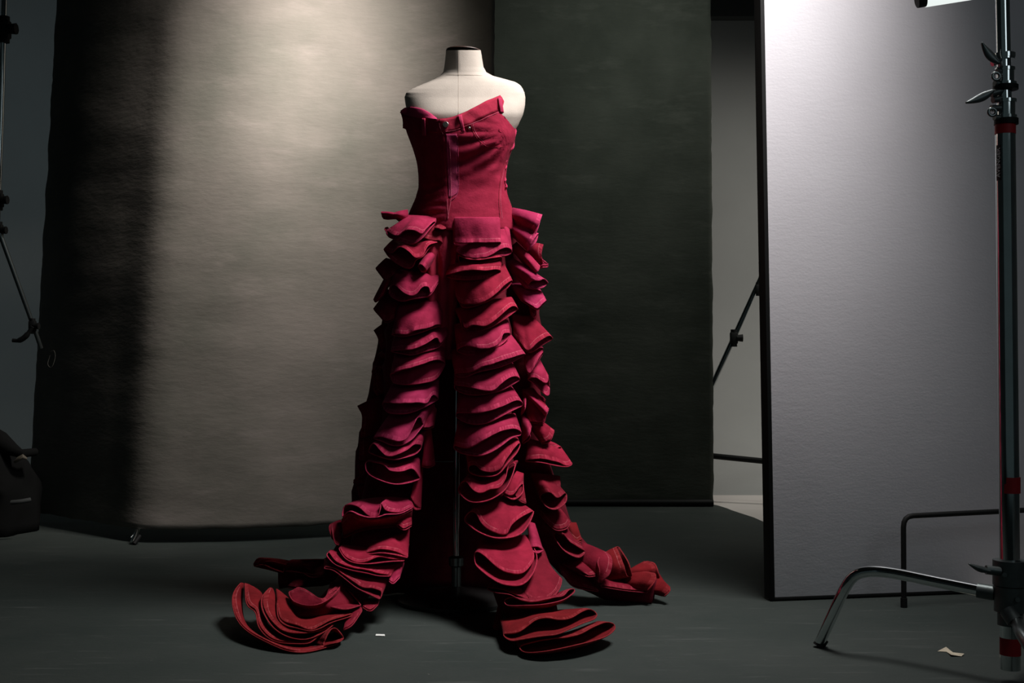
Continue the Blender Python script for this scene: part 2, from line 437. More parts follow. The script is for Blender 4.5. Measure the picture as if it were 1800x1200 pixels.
# ------------------------------------------------------------------ stand with boom arm behind the foam board
bs = thing('boom_stand', 'thin chromed boom arm with black clamps slanting behind the white foam board', 'light stand', (X(1460, 7.3), 7.3, 0))
tube('boom_arm', [P(1344, 468, 7.3), P(1335, 492, 7.3), P(1296, 580, 7.3), P(1262, 655, 7.3), P(1225, 738, 7.3)], [0.012, 0.012, 0.0155, 0.0155, 0.0155], chrome, bs, 14)
clamp(1290, 594, 7.28, 1.0, bs); clamp(1333, 508, 7.28, 0.78, bs); clamp(1345, 482, 7.28, 0.72, bs)
tube('column', [P(1460, 350, 7.3), Vector((X(1460, 7.3), 7.3, 0.05))], 0.015, chrome_dull, bs, 14)
tube('cross_arm', [P(1344, 476, 7.3), P(1460, 470, 7.3)], 0.012, chrome_dull, bs, 10)
for ang in (80, 200, 320):
    c = Vector((X(1460, 7.3), 7.3, 0)); d = Vector((math.cos(math.radians(ang)), math.sin(math.radians(ang)), 0))
    k = 0.28
    tube('leg', [c + Vector((0, 0, 0.30)), c + d * k * 0.6 + Vector((0, 0, 0.18)), c + d * k + Vector((0, 0, 0.0))], 0.010, chrome_dull, bs, 12)

def bent_frame(name, label, pts, r, cat='frame'):
    root = thing(name, label, cat, (pts[0][0], pts[0][1], 0))
    # corner rounded rod
    out = [Vector(pts[0])]
    for i in range(1, len(pts) - 1):
        a, b, c = Vector(pts[i - 1]), Vector(pts[i]), Vector(pts[i + 1])
        k = 0.035
        p0 = b + (a - b).normalized() * k; p1 = b + (c - b).normalized() * k
        for t in (0, 0.25, 0.5, 0.75, 1): out.append((p0 * (1 - t) + b * t) * (1 - t) + (b * (1 - t) + p1 * t) * t)
    out.append(Vector(pts[-1]))
    tube('rod', out, r, black, root, 12)
    for q in (pts[0], pts[-1]):
        tube('rubber_foot', [Vector((q[0], q[1], 0.001)), Vector((q[0], q[1], 0.03))], r * 1.25, black, root, 12)
    return root
p = P(1588, 907, 3.98); q = P(1830, 895, 4.12)
bent_frame('rail_frame', 'low bent black rod frame standing before the foam board, beside the chromed stand',
           [(p.x, 3.98, 0.012), (p.x, 3.98, p.z), (q.x, 4.12, q.z), (q.x, 4.12, 0.012)], 0.0085)
p = P(1180, 796, 5.75); q = P(1400, 818, 5.62)
bent_frame('floor_rail', 'low black rail seen in the gap between dark canvas and foam board',
           [(X(1180, 7.25), 7.25, -0.008), (X(1180, 7.25), 7.25, P(1180, 794, 7.25).z), (X(1440, 6.9), 6.9, P(1440, 820, 6.9).z), (X(1440, 6.9), 6.9, -0.008)], 0.0165)

# ------------------------------------------------------------------ white foam board (v-flat leaf)
def vflat():
    A = P(1357, 1057, floor_depth(1057)); B = P(1750, 1042, floor_depth(1042))
    dirx = (B - A); dirx.z = 0; dirx.normalize(); nrm = Vector((-dirx.y, dirx.x, 0))   # nrm points away from the camera
    W, H, T = 1.22, 2.44, 0.05
    root = thing('foam_board', 'tall white foam board standing upright with a black left edge', 'reflector board', (A.x, A.y, 0))
    lean = math.radians(-0.85)
    up = Vector((0, 0, 1)) * math.cos(lean) + dirx * math.sin(lean)
    def blk(name, x0, x1, y0, y1, z0, z1, mat, bev=0.002):
        bm = bmesh.new(); box_bm(bm, (x0, y0, z0), (x1, y1, z1), bev)
        for v in bm.verts: v.co = Vector((A.x, A.y, 0.004)) + dirx * v.co.x + nrm * v.co.y + up * v.co.z
        bmesh.ops.recalc_face_normals(bm, faces=bm.faces)
        return sharp(bm_obj(name, bm, mat, root))
    blk('white_face', 0.0, W, 0, T * 0.5, 0.004, H, foam)
    blk('black_back', 0.0, W, T * 0.5 + 0.0005, T, 0.004, H, black)
    blk('edge_tape', -0.004, 0.010, -0.0015, T + 0.004, 0.002, H + 0.002, black, 0.001)
    blk('bottom_tape', 0.0, W, -0.0012, T + 0.001, 0.0, 0.010, black, 0.0008)
vflat()

# ------------------------------------------------------------------ lamp in the top right corner
lt = thing('tube_lamp', 'lit white tube lamp with black end cap poking in at the top right', 'lamp', P(1640, -10, 3.4))
e0 = P(1614, 2, 3.4); e1 = P(1626, -1, 3.4); e2 = P(2010, -62, 3.4)
tube('lit_tube', [e1, e2], 0.021, lamp_m, lt, 24)
tube('end_cap', [e0 - (e1 - e0) * 0.2, e1], [0.018, 0.020], black, lt, 20)
tube('end_cap', [e2, e2 + (e2 - e1).normalized() * 0.03], 0.022, black, lt, 20)
tube('hanging_arm', [e2, e2 + Vector((0.05, 0, 0.8)), e2 + Vector((0.05, 0, 3.69 - e2.z))], 0.012, black, lt, 10)

# ------------------------------------------------------------------ chromed century stand on the right
def cstand():
    D = 3.05
    root = thing('century_stand', 'chromed steel stand with red tape bands and turtle legs at the right edge', 'light stand', (X(1776, D), D, 0))
    def col(name, pts, r, mat, par=root, seg=28): return tube(name, pts, r, mat, par, seg)
    lo = P(1776, 1176, D)
    col('main_column', [P(1776, 1176, D), P(1774, 860, D), P(1767, 218, D)], 0.0235, chrome)
    col('inner_column', [P(1767, 230, D), P(1761, -60, D)], 0.0165, chrome)
    # collars
    for y, h, r in ((214, 5, 0.0285), (206, 3, 0.025), (190, 14, 0.0215), (178, 3, 0.025), (154, 4, 0.030), (148, 3, 0.026), (134, 10, 0.0205), (122, 3, 0.023), (102, 3, 0.023), (98, 4, 0.0245)):
        x = 1761 + (y + 60) / 290 * 6 + 2
        col('collar', [P(x, y + h, D), P(x, y - h, D)], r, black if y in (214, 154) else chrome)
    # red tape bands
    for x, y, h in ((1767, 227, 9), (1775, 852, 14), (1776, 1135, 15)):
        o = col('tape_band', [P(x, y + h, D), P(x, y - h, D)], 0.0246, red_tape)
    # black label with lettering, on the left front of the column
    cx = P(1768, 288, D)
    ang0, ang1 = math.radians(188), math.radians(222)
    vs = []; fs = []
    z0, z1 = P(1768, 318, D).z, P(1768, 256, D).z
    for i in range(9):
        a = ang0 + (ang1 - ang0) * i / 8
        for z in (z0, z1): vs.append((cx.x + 0.0240 * math.cos(a), cx.y + 0.0240 * math.sin(a), z))
    for i in range(8): fs.append((2 * i, 2 * i + 2, 2 * i + 3, 2 * i + 1))
    lab = mesh_obj('maker_label', vs, fs, label_m, root)
    tx = bpy.data.curves.new('lettering', 'FONT'); tx.body = 'AVENGER'; tx.size = 0.0165; tx.extrude = 0.0003
    tx.align_x = 'CENTER'; tx.align_y = 'CENTER'
    to = bpy.data.objects.new('lettering', tx); COL.objects.link(to)
    am = (ang0 + ang1) / 2
    nrm = Vector((math.cos(am), math.sin(am), 0))
    xax = Vector((0, 0, 1)); yax = nrm.cross(xax)
    M = Matrix((xax, yax, nrm)).transposed().to_4x4(); M.translation = Vector((cx.x, cx.y, (z0 + z1) / 2)) + nrm * 0.0245
    dg = bpy.context.evaluated_depsgraph_get()
    me = bpy.data.meshes.new_from_object(to.evaluated_get(dg)); bpy.data.objects.remove(to)
    me.transform(M); me.materials.clear(); me.materials.append(ink_m)
    lo_ = bpy.data.objects.new('lettering', me); COL.objects.link(lo_); lo_.parent = lab
    lo_.matrix_parent_inverse = Matrix.Translation(-root_loc(lab))
    # wing handles and eye screws
    def wing(px, py, D, tipx, tipy, wd, parent):
        a = P(px, py, D); b = P(tipx, tipy, D)
        t = b - a; L = t.length; t.normalize(); s = t.cross(Vector((0, 1, 0))).normalized()
        prof = [(0.0, 0.30), (0.12, 0.55), (0.3, 0.95), (0.5, 1.0), (0.7, 0.72), (0.88, 0.42), (1.0, 0.20)]
        bm = bmesh.new(); ring = []
        for k, wv in prof:
            c = a + t * L * k + s * (wd * 0.35 * math.sin(k * 3.1))
            h = wd * wv
            ring.append([bm.verts.new(c + s * h + Vector((0, -0.002, 0))), bm.verts.new(c + Vector((0, -0.008, 0))), bm.verts.new(c - s * h + Vector((0, -0.002, 0))),
                         bm.verts.new(c - s * h * 0.9 + Vector((0, 0.004, 0))), bm.verts.new(c + s * h * 0.9 + Vector((0, 0.004, 0)))])
        for i in range(len(ring) - 1):
            for k in range(5):
                bm.faces.new((ring[i][k], ring[i][(k + 1) % 5], ring[i + 1][(k + 1) % 5], ring[i + 1][k]))
        bm.faces.new(ring[0][::-1]); bm.faces.new(ring[-1])
        bmesh.ops.recalc_face_normals(bm, faces=bm.faces)
        o = bm_obj('wing_handle', bm, cast, parent)
        m = o.modifiers.new('round', 'SUBSURF'); m.levels = 1; m.render_levels = 2
        return o
    wing(1757, 113, D - 0.03, 1725, 74, 0.013, root)
    wing(1748, 158, D - 0.03, 1696, 181, 0.012, root)
    def eye(px, py, r, parent):
        c = P(px, py, D - 0.02); pts = [c + Vector((r * math.cos(a * math.pi / 8), 0, r * math.sin(a * math.pi / 8))) for a in range(17)]
        tube('eye_screw', pts, r * 0.42, chrome_dull, parent, 10)
    eye(1751, 134, 0.009, root); eye(1744, 197, 0.009, root)
    for (x0, y0, x1, y1, r) in ((1744, 112, 1768, 102, 0.007), (1752, 126, 1768, 124, 0.007), (1742, 165, 1772, 156, 0.009), (1748, 146, 1768, 150, 0.008), (1742, 190, 1768, 190, 0.008), (1748, 206, 1770, 210, 0.008), (1745, 176, 1766, 172, 0.008)):
        tube('clamp_bracket', [P(x0, y0, D - 0.012), P(x1, y1, D - 0.004)], r, cast if y0 != 112 else chrome, root, 12)
    wing(1742, 1004, D - 0.03, 1702, 990, 0.009, root)
    # hub castings
    def cyl(name, y0, y1, r, m=cast, x=1776): return tube(name, [P(x, y0, D), P(x, y1, D)], r, m, root, 20)
    h = cyl('leg_hub', 1028, 984, 0.041)
    cyl('leg_hub', 1074, 1030, 0.038)
    cyl('leg_hub', 1098, 1077, 0.030)
    for x, y in ((1766, 1010), (1789, 1054)):
        tube('hub_bolt', [P(x, y, D - 0.034), P(x, y, D - 0.047)], 0.006, cast, root, 8)
    tube('clamp_bracket', [P(1733, 1001, D - 0.02), P(1758, 1004, D - 0.02)], 0.011, cast, root, 12)
    # left leg with its collar
    foot = P(1441, 1135, floor_depth(1137)); foot.z = 0.012
    b = P(1496, 1018, 3.33); c2 = P(1545, 1005, 3.30); e = P(1735, 1040, 3.08)
    pts = catmull([foot, foot.lerp(P(1484, 1036, 3.345), 0.5), P(1484, 1036, 3.345), P(1502, 1012, 3.33), P(1530, 1004, 3.31), P(1570, 1007, 3.275), P(1650, 1023, 3.18), e], 48)
    tube('leg', pts, 0.0145, chrome, root, 20)
    tube('leg_collar', [P(1718, 1037, 3.09), P(1748, 1042, 3.07)], 0.0185, cast, root, 18)
    tube('foot_tip', [foot + Vector((-0.004, 0, -0.010)), foot + Vector((0.010, 0, 0.012))], 0.0160, black, root, 16)
    # leg towards the camera on the right and leg to the back
    f2 = Vector((X(1900, 2.66), 2.66, 0.012))
    tube('leg', catmull([P(1778, 1082, 3.03), P(1790, 1098, 2.98), P(1806, 1130, 2.86), f2], 20), 0.0145, chrome_dull, root, 20)
    f3 = Vector((X(1776, D) + 0.30, D + 0.42, 0.012))
    tube('leg', catmull([P(1780, 1060, 3.07), Vector((X(1776, D) + 0.2, D + 0.3, 0.22)), Vector((X(1776, D) + 0.26, D + 0.38, 0.16)), f3], 24), 0.0145, chrome_dull, root, 20)
    tube('leg_collar', [P(1770, 1072, 3.02), P(1784, 1092, 3.0)], 0.019, cast, root, 16)
cstand()

# ------------------------------------------------------------------ dress form (mannequin)
DA = 4.07
def lerp_tab(tab, y):
    if y <= tab[0][0]: return tab[0][1:]
    for a, b in zip(tab, tab[1:]):
        if y <= b[0]:
            t = (y - a[0]) / (b[0] - a[0]); return [p + (q - p) * t for p, q in zip(a[1:], b[1:])]
    return tab[-1][1:]
# y, left, right, front crease x, half depth (m), depth offset of the axis
TORSO = [(88, 784, 845, 806, .052, 0), (100, 783, 847, 806, .053, 0), (118, 781, 850, 807, .055, 0), (127, 779, 855, 808, .057, 0), (133, 773, 866, 808, .060, 0), (139, 763, 888, 808, .065, 0),
         (144, 752, 906, 806, .070, 0), (150, 738, 915, 804, .076, 0), (156, 724, 919, 803, .081, 0), (163, 714, 922, 802, .086, 0), (171, 711, 923.5, 800, .092, 0),
         (185, 713, 923, 797, .102, -.004), (200, 716, 920, 794, .110, -.008), (220, 724, 911, 790, .102, -.008), (240, 730, 898, 788, .100, -.008), (270, 740, 885, 787, .090, -.004),
         (310, 750, 876, 787, .075, 0), (330, 750, 876, 787, .075, 0), (360, 745, 880, 788, .08, 0), (390, 735, 890, 790, .09, 0), (440, 730, 890, 792, .09, 0)]
def section_depth(tab, x, y, nl=1.55, nr=2.3, side=-1):
    xl, xr, xf, d, off = lerp_tab(tab, y)
    if nl is None: nl = 1.30 + 1.15 * max(0.0, min(1.0, (y - 122) / 24.0))
    if x >= xf: k = min(1, (x - xf) / max(1e-3, xr - xf)); n = nr
    else: k = min(1, (xf - x) / max(1e-3, xf - xl)); n = nl
    return DA + off + side * d * (max(0, 1 - k ** n)) ** (1 / n)
def closed_form(name, tab, ys, mat, parent, nl, nr, seg=36, wr=None, topf=None, x_of=None):
    vs = []; fs = []
    half = seg // 2
    for y in ys:
        xl, xr, xf, d, off = lerp_tab(tab, y)
        for s in range(seg):
            if s <= half: a = math.pi * s / half; side = -1
            else: a = math.pi * (seg - s) / half; side = 1
            u = -math.cos(a)
            x = xf + (u * (xr - xf) if u > 0 else u * (xf - xl))
            vs.append(P(x, y, section_depth(tab, x, y, nl, nr, side)))
    for j in range(len(ys) - 1):
        for s in range(seg):
            a = j * seg + s; b = j * seg + (s + 1) % seg
            fs.append((a, b, b + seg, a + seg))
    fs.append(tuple(range(seg))); fs.append(tuple(range((len(ys) - 1) * seg, len(ys) * seg))[::-1])
    o = mesh_obj(name, vs, fs, mat, parent)
    return o
pole_x = X(802.5, DA)
mn = thing('dress_form', 'headless cream linen dress form on a chromed pole wearing the red dress', 'dress form', (pole_x, DA, 0))
ys = [88 + i * 1.5 for i in range(0, 60)] + [178 + i * 6 for i in range(0, 36)]
tor = closed_form('torso', TORSO, ys, linen, mn, None, 2.25, 72)
sharp(tor, 50)
bm = bmesh.new()
vs = []; xl, xr, xf, d, off = lerp_tab(TORSO, 88)
ring = []
for s in range(40):
    a = 2 * math.pi * s / 40; cx = (xl + xr) / 2; hw = (xr - xl) / 2
    pt = P(cx + hw * 0.985 * math.cos(a), 88, DA); pt.y = DA + 0.051 * math.sin(a); ring.append(pt)
cap_v = []
for dz, k in ((-0.003, 1.01), (0.0, 1.01), (0.0016, 0.95), (0.002, 0.4)):
    c = sum(ring, Vector()) / 40
    for q in ring: cap_v.append(c + (q - c) * k + Vector((0, 0, dz + 0.003 * (c.x - q.x) / 0.11)))
fsx = []
for j in range(3):
    for s in range(40): fsx.append((j * 40 + s, j * 40 + (s + 1) % 40, (j + 1) * 40 + (s + 1) % 40, (j + 1) * 40 + s))
fsx.append(tuple(range(120, 160)))
mesh_obj('neck_cap', cap_v, fsx, wood_cap, mn); bm.free()
# seam lines of the cover
def on_torso(x, y, off=0.0015): return P(x, y, section_depth(TORSO, x, y, None, 2.25) - off)
seam_m = simple('linen_seam', (0.50, 0.44, 0.37), 0.9)
tube('seam', [on_torso(806, y, 0.0) for y in range(92, 205, 4)], 0.0006, seam_m, mn, 6)
tube('seam', [on_torso(x, 131 + (x - 806) ** 2 * 0.001) for x in range(784, 850, 4)], 0.0004, seam_m, mn, 6)
tube('pole', [(pole_x, DA, 0.02), (pole_x, DA, P(0, 440, DA).z)], 0.0105, chrome, mn, 20)
tube('outer_pole', [(pole_x, DA, 0.02), (pole_x, DA, P(0, 985, DA).z)], 0.0155, chrome_dull, mn, 20)
lathe_z('pole_collar', [(0.016, 0), (0.024, 0.005), (0.024, 0.03), (0.016, 0.036)], (pole_x, DA, P(0, 985, DA).z - 0.02), chrome_dull, mn)
lathe_z('round_base', [(0.19, 0.0), (0.19, 0.012), (0.17, 0.022), (0.05, 0.034), (0.02, 0.05)], (pole_x, DA, 0.001), base_black, mn, 48)
tube('cross_rod', [P(700, 811, DA + 0.02), P(797, 811, DA + 0.005)], 0.0016, chrome_dull, mn, 8)

# ------------------------------------------------------------------ THE DRESS
dr = thing('ruffled_dress', 'strapless red and raspberry denim gown of stacked ruffles trailing on the floor', 'dress', (pole_x, DA, 0))
BOD = [(165, 706, 893, 783, .128, -.012), (185, 704, 894, 782, .130, -.012), (200, 706, 897, 781, .132, -.012), (215, 711, 901, 781, .133, -.012), (235, 717, 906, 782, .134, -.010), (250, 723, 903, 782, .132, -.008),
       (270, 730, 896, 783, .124, -.004), (290, 735, 890, 784, .114, 0), (312, 737, 888, 785, .108, 0), (330, 737, 888, 786, .106, 0), (350, 731, 893, 787, .112, 0), (370, 722, 901, 788, .118, 0), (392, 714, 908, 790, .124, 0), (410, 712, 910, 790, .126, 0)]
TOPF = [(700, 199), (706, 199), (720, 204), (735, 207), (752, 208), (768, 209), (785, 208), (800, 204), (815, 198), (835, 188), (855, 177), (870, 171), (879, 167), (884, 176), (892, 190), (905, 206)]
TOPB = [(700, 198), (712, 189), (726, 188), (745, 193), (765, 203), (800, 215), (850, 222), (890, 212), (905, 206)]
def tabx(tab, x):
    if x <= tab[0][0]: return tab[0][1]
    for a, b in zip(tab, tab[1:]):
        if x <= b[0]: return a[1] + (b[1] - a[1]) * (x - a[0]) / (b[0] - a[0])
    return tab[-1][1]
def wrinkle(x, y):
    """creases of the bodice, metres outwards"""
    w_ = 0.0
    # radiating creases under the right bust
    cx, cy = 905, 225
    if x > 790:
        a = math.atan2(y - cy, cx - x); r = math.hypot(x - cx, y - cy)
        env = math.exp(-((y - 262) / 42) ** 2) * min(1, (x - 790) / 20) * (1 if x < 885 else 0.4)
        w_ += env * 0.0075 * math.sin(a * 21 + r * 0.05 + 2.0 * noise.noise(Vector((x * .02, y * .03, 1))))
        w_ += 0.0028 * noise.noise(Vector((x * 0.03, y * 0.10, 7)))
    else:
        env = min(1, max(0, (y - 300) / 60)) * min(1, (790 - x) / 12)
        w_ += env * 0.0026 * math.sin(y * 0.42 + x * 0.03 + 2.2 * noise.noise(Vector((x * .03, y * .03, 4))))
        w_ += 0.0022 * noise.noise(Vector((x * 0.03, y * 0.08, 9)))
    return w_
NLB, NRB = 1.35, 2.35
def surf(x, y, off=0.0): return P(x, y, section_depth(BOD, x, y, NLB, NRB) - off - wrinkle(x, y))
def bodice():
    seg, half, nt_ = 120, 60, 46
    vs = []; fs = []
    for j in range(nt_):
        t = j / (nt_ - 1)
        for s in range(seg):
            if s <= half: a = math.pi * s / half; side = -1
            else: a = math.pi * (seg - s) / half; side = 1
            u = -math.cos(a)
            y = 200.0
            for _ in range(4):
                xl, xr, xf, d, off = lerp_tab(BOD, y)
                x = xf + (u * (xr - xf) if u > 0 else u * (xf - xl))
                yt = tabx(TOPF if side < 0 else TOPB, x)
                y = yt + (404 - yt) * t
            D = section_depth(BOD, x, y, NLB, NRB, side)
            if side < 0: D -= wrinkle(x, y)
            vs.append(P(x, y, D))
    for j in range(nt_ - 1):
        for s in range(seg):
            a = j * seg + s; b = j * seg + (s + 1) % seg
            fs.append((a, b, b + seg, a + seg))
    o = mesh_obj('bodice', vs, fs, den_bod, dr)
    m = o.modifiers.new('thickness', 'SOLIDIFY'); m.thickness = 0.0026; m.offset = -1
    return o
bod = bodice()
def patch(name, xs_of_y, ys, off, mat, parent, n=10, thick=0.0022):
    vs = []; fs = []
    for y in ys:
        x0, x1 = xs_of_y(y)
        for i in range(n): 
            x = x0 + (x1 - x0) * i / (n - 1); vs.append(surf(x, y, off))
    for j in range(len(ys) - 1):
        for i in range(n - 1):
            a = j * n + i; fs.append((a, a + 1, a + n + 1, a + n))
    o = mesh_obj(name, vs, fs, mat, parent)
    m = o.modifiers.new('thickness', 'SOLIDIFY'); m.thickness = thick; m.offset = 0
    return o
# waistband worn as the neckline: follows the top edge
def band(name, x0, x1, hfun, off, mat, n=70, m_=6):
    vs = []; fs = []
    for i in range(n):
        x = x0 + (x1 - x0) * i / (n - 1); yt = tabx(TOPF, x) + 0.4; h = hfun(x)
        for j in range(m_): vs.append(surf(x, yt + h * j / (m_ - 1), off))
    for i in range(n - 1):
        for j in range(m_ - 1):
            a = i * m_ + j; fs.append((a, a + m_, a + m_ + 1, a + 1))
    o = mesh_obj(name, vs, fs, mat, dr)
    mm = o.modifiers.new('thickness', 'SOLIDIFY'); mm.thickness = 0.003; mm.offset = 0
    return o
band('waistband', 772, 888, lambda x: 24 + (x - 772) * 0.02, 0.0028, DEN[2])
band('waistband', 708, 771, lambda x: 25, 0.0022, den_bod)
def stitch(pts, r=0.0007, name='seam_stitching', mat=thread, n=40, off=0.0045):
    q = catmull([(x, y, 0) for x, y in pts], n)
    return tube(name, [surf(v.x, v.y, off) for v in q], r, mat, dr, 6)
stitch([(783, 231), (800, 229), (815, 223), (840, 213), (865, 202), (889, 192)])
stitch([(772, 216), (774, 226), (779, 236)], n=10)
# fly placket, faded purple, with its stitching
patch('fly_placket', lambda y: (783.5 + (y - 235) * 0.045, 803 + (y - 235) * 0.02 - max(0, y - 338) * 1.3), [235 + i * 4 for i in range(29)], 0.0030, den_fly, dr)
stitch([(804, 240), (806, 290), (806, 330), (802, 344), (793, 352)], mat=den_fly, r=0.0010)
stitch([(790, 245), (792, 290), (793, 345), (787, 384)], mat=thread, r=0.0006, off=0.0062)
stitch([(786, 350), (788, 384)], n=12)
# belt loops
def loop(x0, y0, x1, y1, wd):
    q = [(x0 + (x1 - x0) * i / 8, y0 + (y1 - y0) * i / 8) for i in range(9)]
    vs = []; fs = []
    for i, (x, y) in enumerate(q):
        o_ = 0.006 + 0.004 * math.sin(math.pi * i / 8)
        for k in (-1, -.5, .5, 1): vs.append(surf(x + k * wd / 2, y, o_ + (0.001 if abs(k) < .9 else 0)))
    for i in range(8):
        for k in range(3): a = i * 4 + k; fs.append((a, a + 1, a + 5, a + 4))
    o = mesh_obj('belt_loop', vs, fs, DEN[1], dr)
    m = o.modifiers.new('thickness', 'SOLIDIFY'); m.thickness = 0.002
loop(808, 202, 814, 232, 6.5); loop(744.5, 208, 746, 238, 6); loop(878, 172, 882, 198, 6)
# button
c = surf(783.5, 219, 0.006); nd = (Vector((-0.15, -1, 0.05))).normalized()
def disc(name, c, nd, prof, mat, parent, seg=24):
    q = nd.to_track_quat('Z', 'Y').to_matrix(); vs = []; fs = []
    for r, h in prof:
        for s in range(seg): a = 2 * math.pi * s / seg; vs.append(c + q @ Vector((r * math.cos(a), r * math.sin(a), h)))
    for j in range(len(prof) - 1):
        for s in range(seg): fs.append((j * seg + s, j * seg + (s + 1) % seg, (j + 1) * seg + (s + 1) % seg, (j + 1) * seg + s))
    fs.append(tuple(range((len(prof) - 1) * seg, len(prof) * seg)))
    return mesh_obj(name, vs, fs, mat, parent)
disc('button', c, nd, [(0.0088, -0.002), (0.0098, 0.001), (0.0096, 0.003), (0.008, 0.0045), (0.006, 0.0035), (0.003, 0.0045)], nickel, dr)
disc('rivet', surf(825, 225, 0.004), Vector((0.1, -1, 0)), [(0.005, 0), (0.005, 0.0015), (0.002, 0.003)], nickel, dr, 12)
# pocket edge
stitch([(828, 218), (832, 232), (840, 245), (850, 254), (862, 259), (884, 258)], r=0.0011, mat=DEN[3])
stitch([(831, 218), (835, 231), (843, 243), (852, 251)], r=0.0007)
# side seams
stitch([(893, 262), (885, 290), (879, 320), (877, 350), (879, 384)], r=0.0013, mat=DEN[3])
stitch([(895, 262), (888, 290), (882, 320), (880, 350), (883, 384)], r=0.0006)
stitch([(887, 300), (890, 335), (898, 360), (902, 370)], r=0.0009)
# lacing strips at the right side
for (pts, r) in (([(900, 196), (905, 215), (907, 238), (903, 258), (896, 268)], 0.0055), ([(889, 262), (892, 285), (889, 300)], 0.004), ([(886, 300), (890, 318), (892, 332)], 0.0045)):
    q = catmull([(x, y, 0) for x, y in pts], 22)
    tube('side_lacing', [P(v.x - 2 + 1.5 * math.sin(i * 0.8), v.y, DA - 0.03 + 0.006 * math.sin(i * 0.9)) for i, v in enumerate(q)], r * 0.62, DEN[1], dr, 8)

# ---- skirt columns: x centre, distance, half width, per height in the photograph
COLS = {
 'A': [(360, 725, 3.960, 60), (600, 722, 3.930, 62), (700, 718, 3.93, 62), (850, 690, 3.90, 60), (950, 652, 3.84, 75), (1030, 615, 3.72, 120), (1090, 540, 3.56, 140), (1150, 500, 3.40, 140)],
 'B': [(360, 848, 3.935, 60), (600, 855, 3.905, 62), (700, 856, 3.90, 62), (850, 868, 3.86, 62), (950, 880, 3.79, 70), (1040, 915, 3.62, 90), (1100, 970, 3.46, 110), (1150, 960, 3.33, 120)],
 'C': [(360, 905, 4.03, 60), (800, 930, 4.07, 60), (950, 975, 4.09, 70), (1000, 1040, 4.06, 110), (1065, 1080, 4.0, 130)],
 'D': [(360, 690, 4.08, 60), (700, 670, 4.10, 60), (900, 650, 4.12, 70), (1000, 560, 4.14, 130), (1040, 540, 4.10, 130)],
}
def D_of(col, x, y):
    xc, D, hw = lerp_tab(COLS[col], y)
    k = (x - xc) / hw
    return D + 0.055 * min(1.6, k * k)
CR = {'c1': (650, 360, 7.5), 'c2': (780, 360, 6.0), 'c3': (650, 500, 7.5), 'c4': (780, 520, 6.0), 'c5': (620, 640, 6.667), 'c6': (780, 660, 5.0),
      'c7': (560, 780, 6.0), 'c8': (400, 950, 5.294), 'c9': (800, 820, 5.0), 'c10': (840, 980, 6.315), 'c11': (900, 820, 4.617), 'px': (0, 0, 1.0)}
def cv(c, pts):
    ox, oy, s = CR[c]; return [(ox + x / s, oy + y / s, 0) for x, y in pts]
RI = [0]
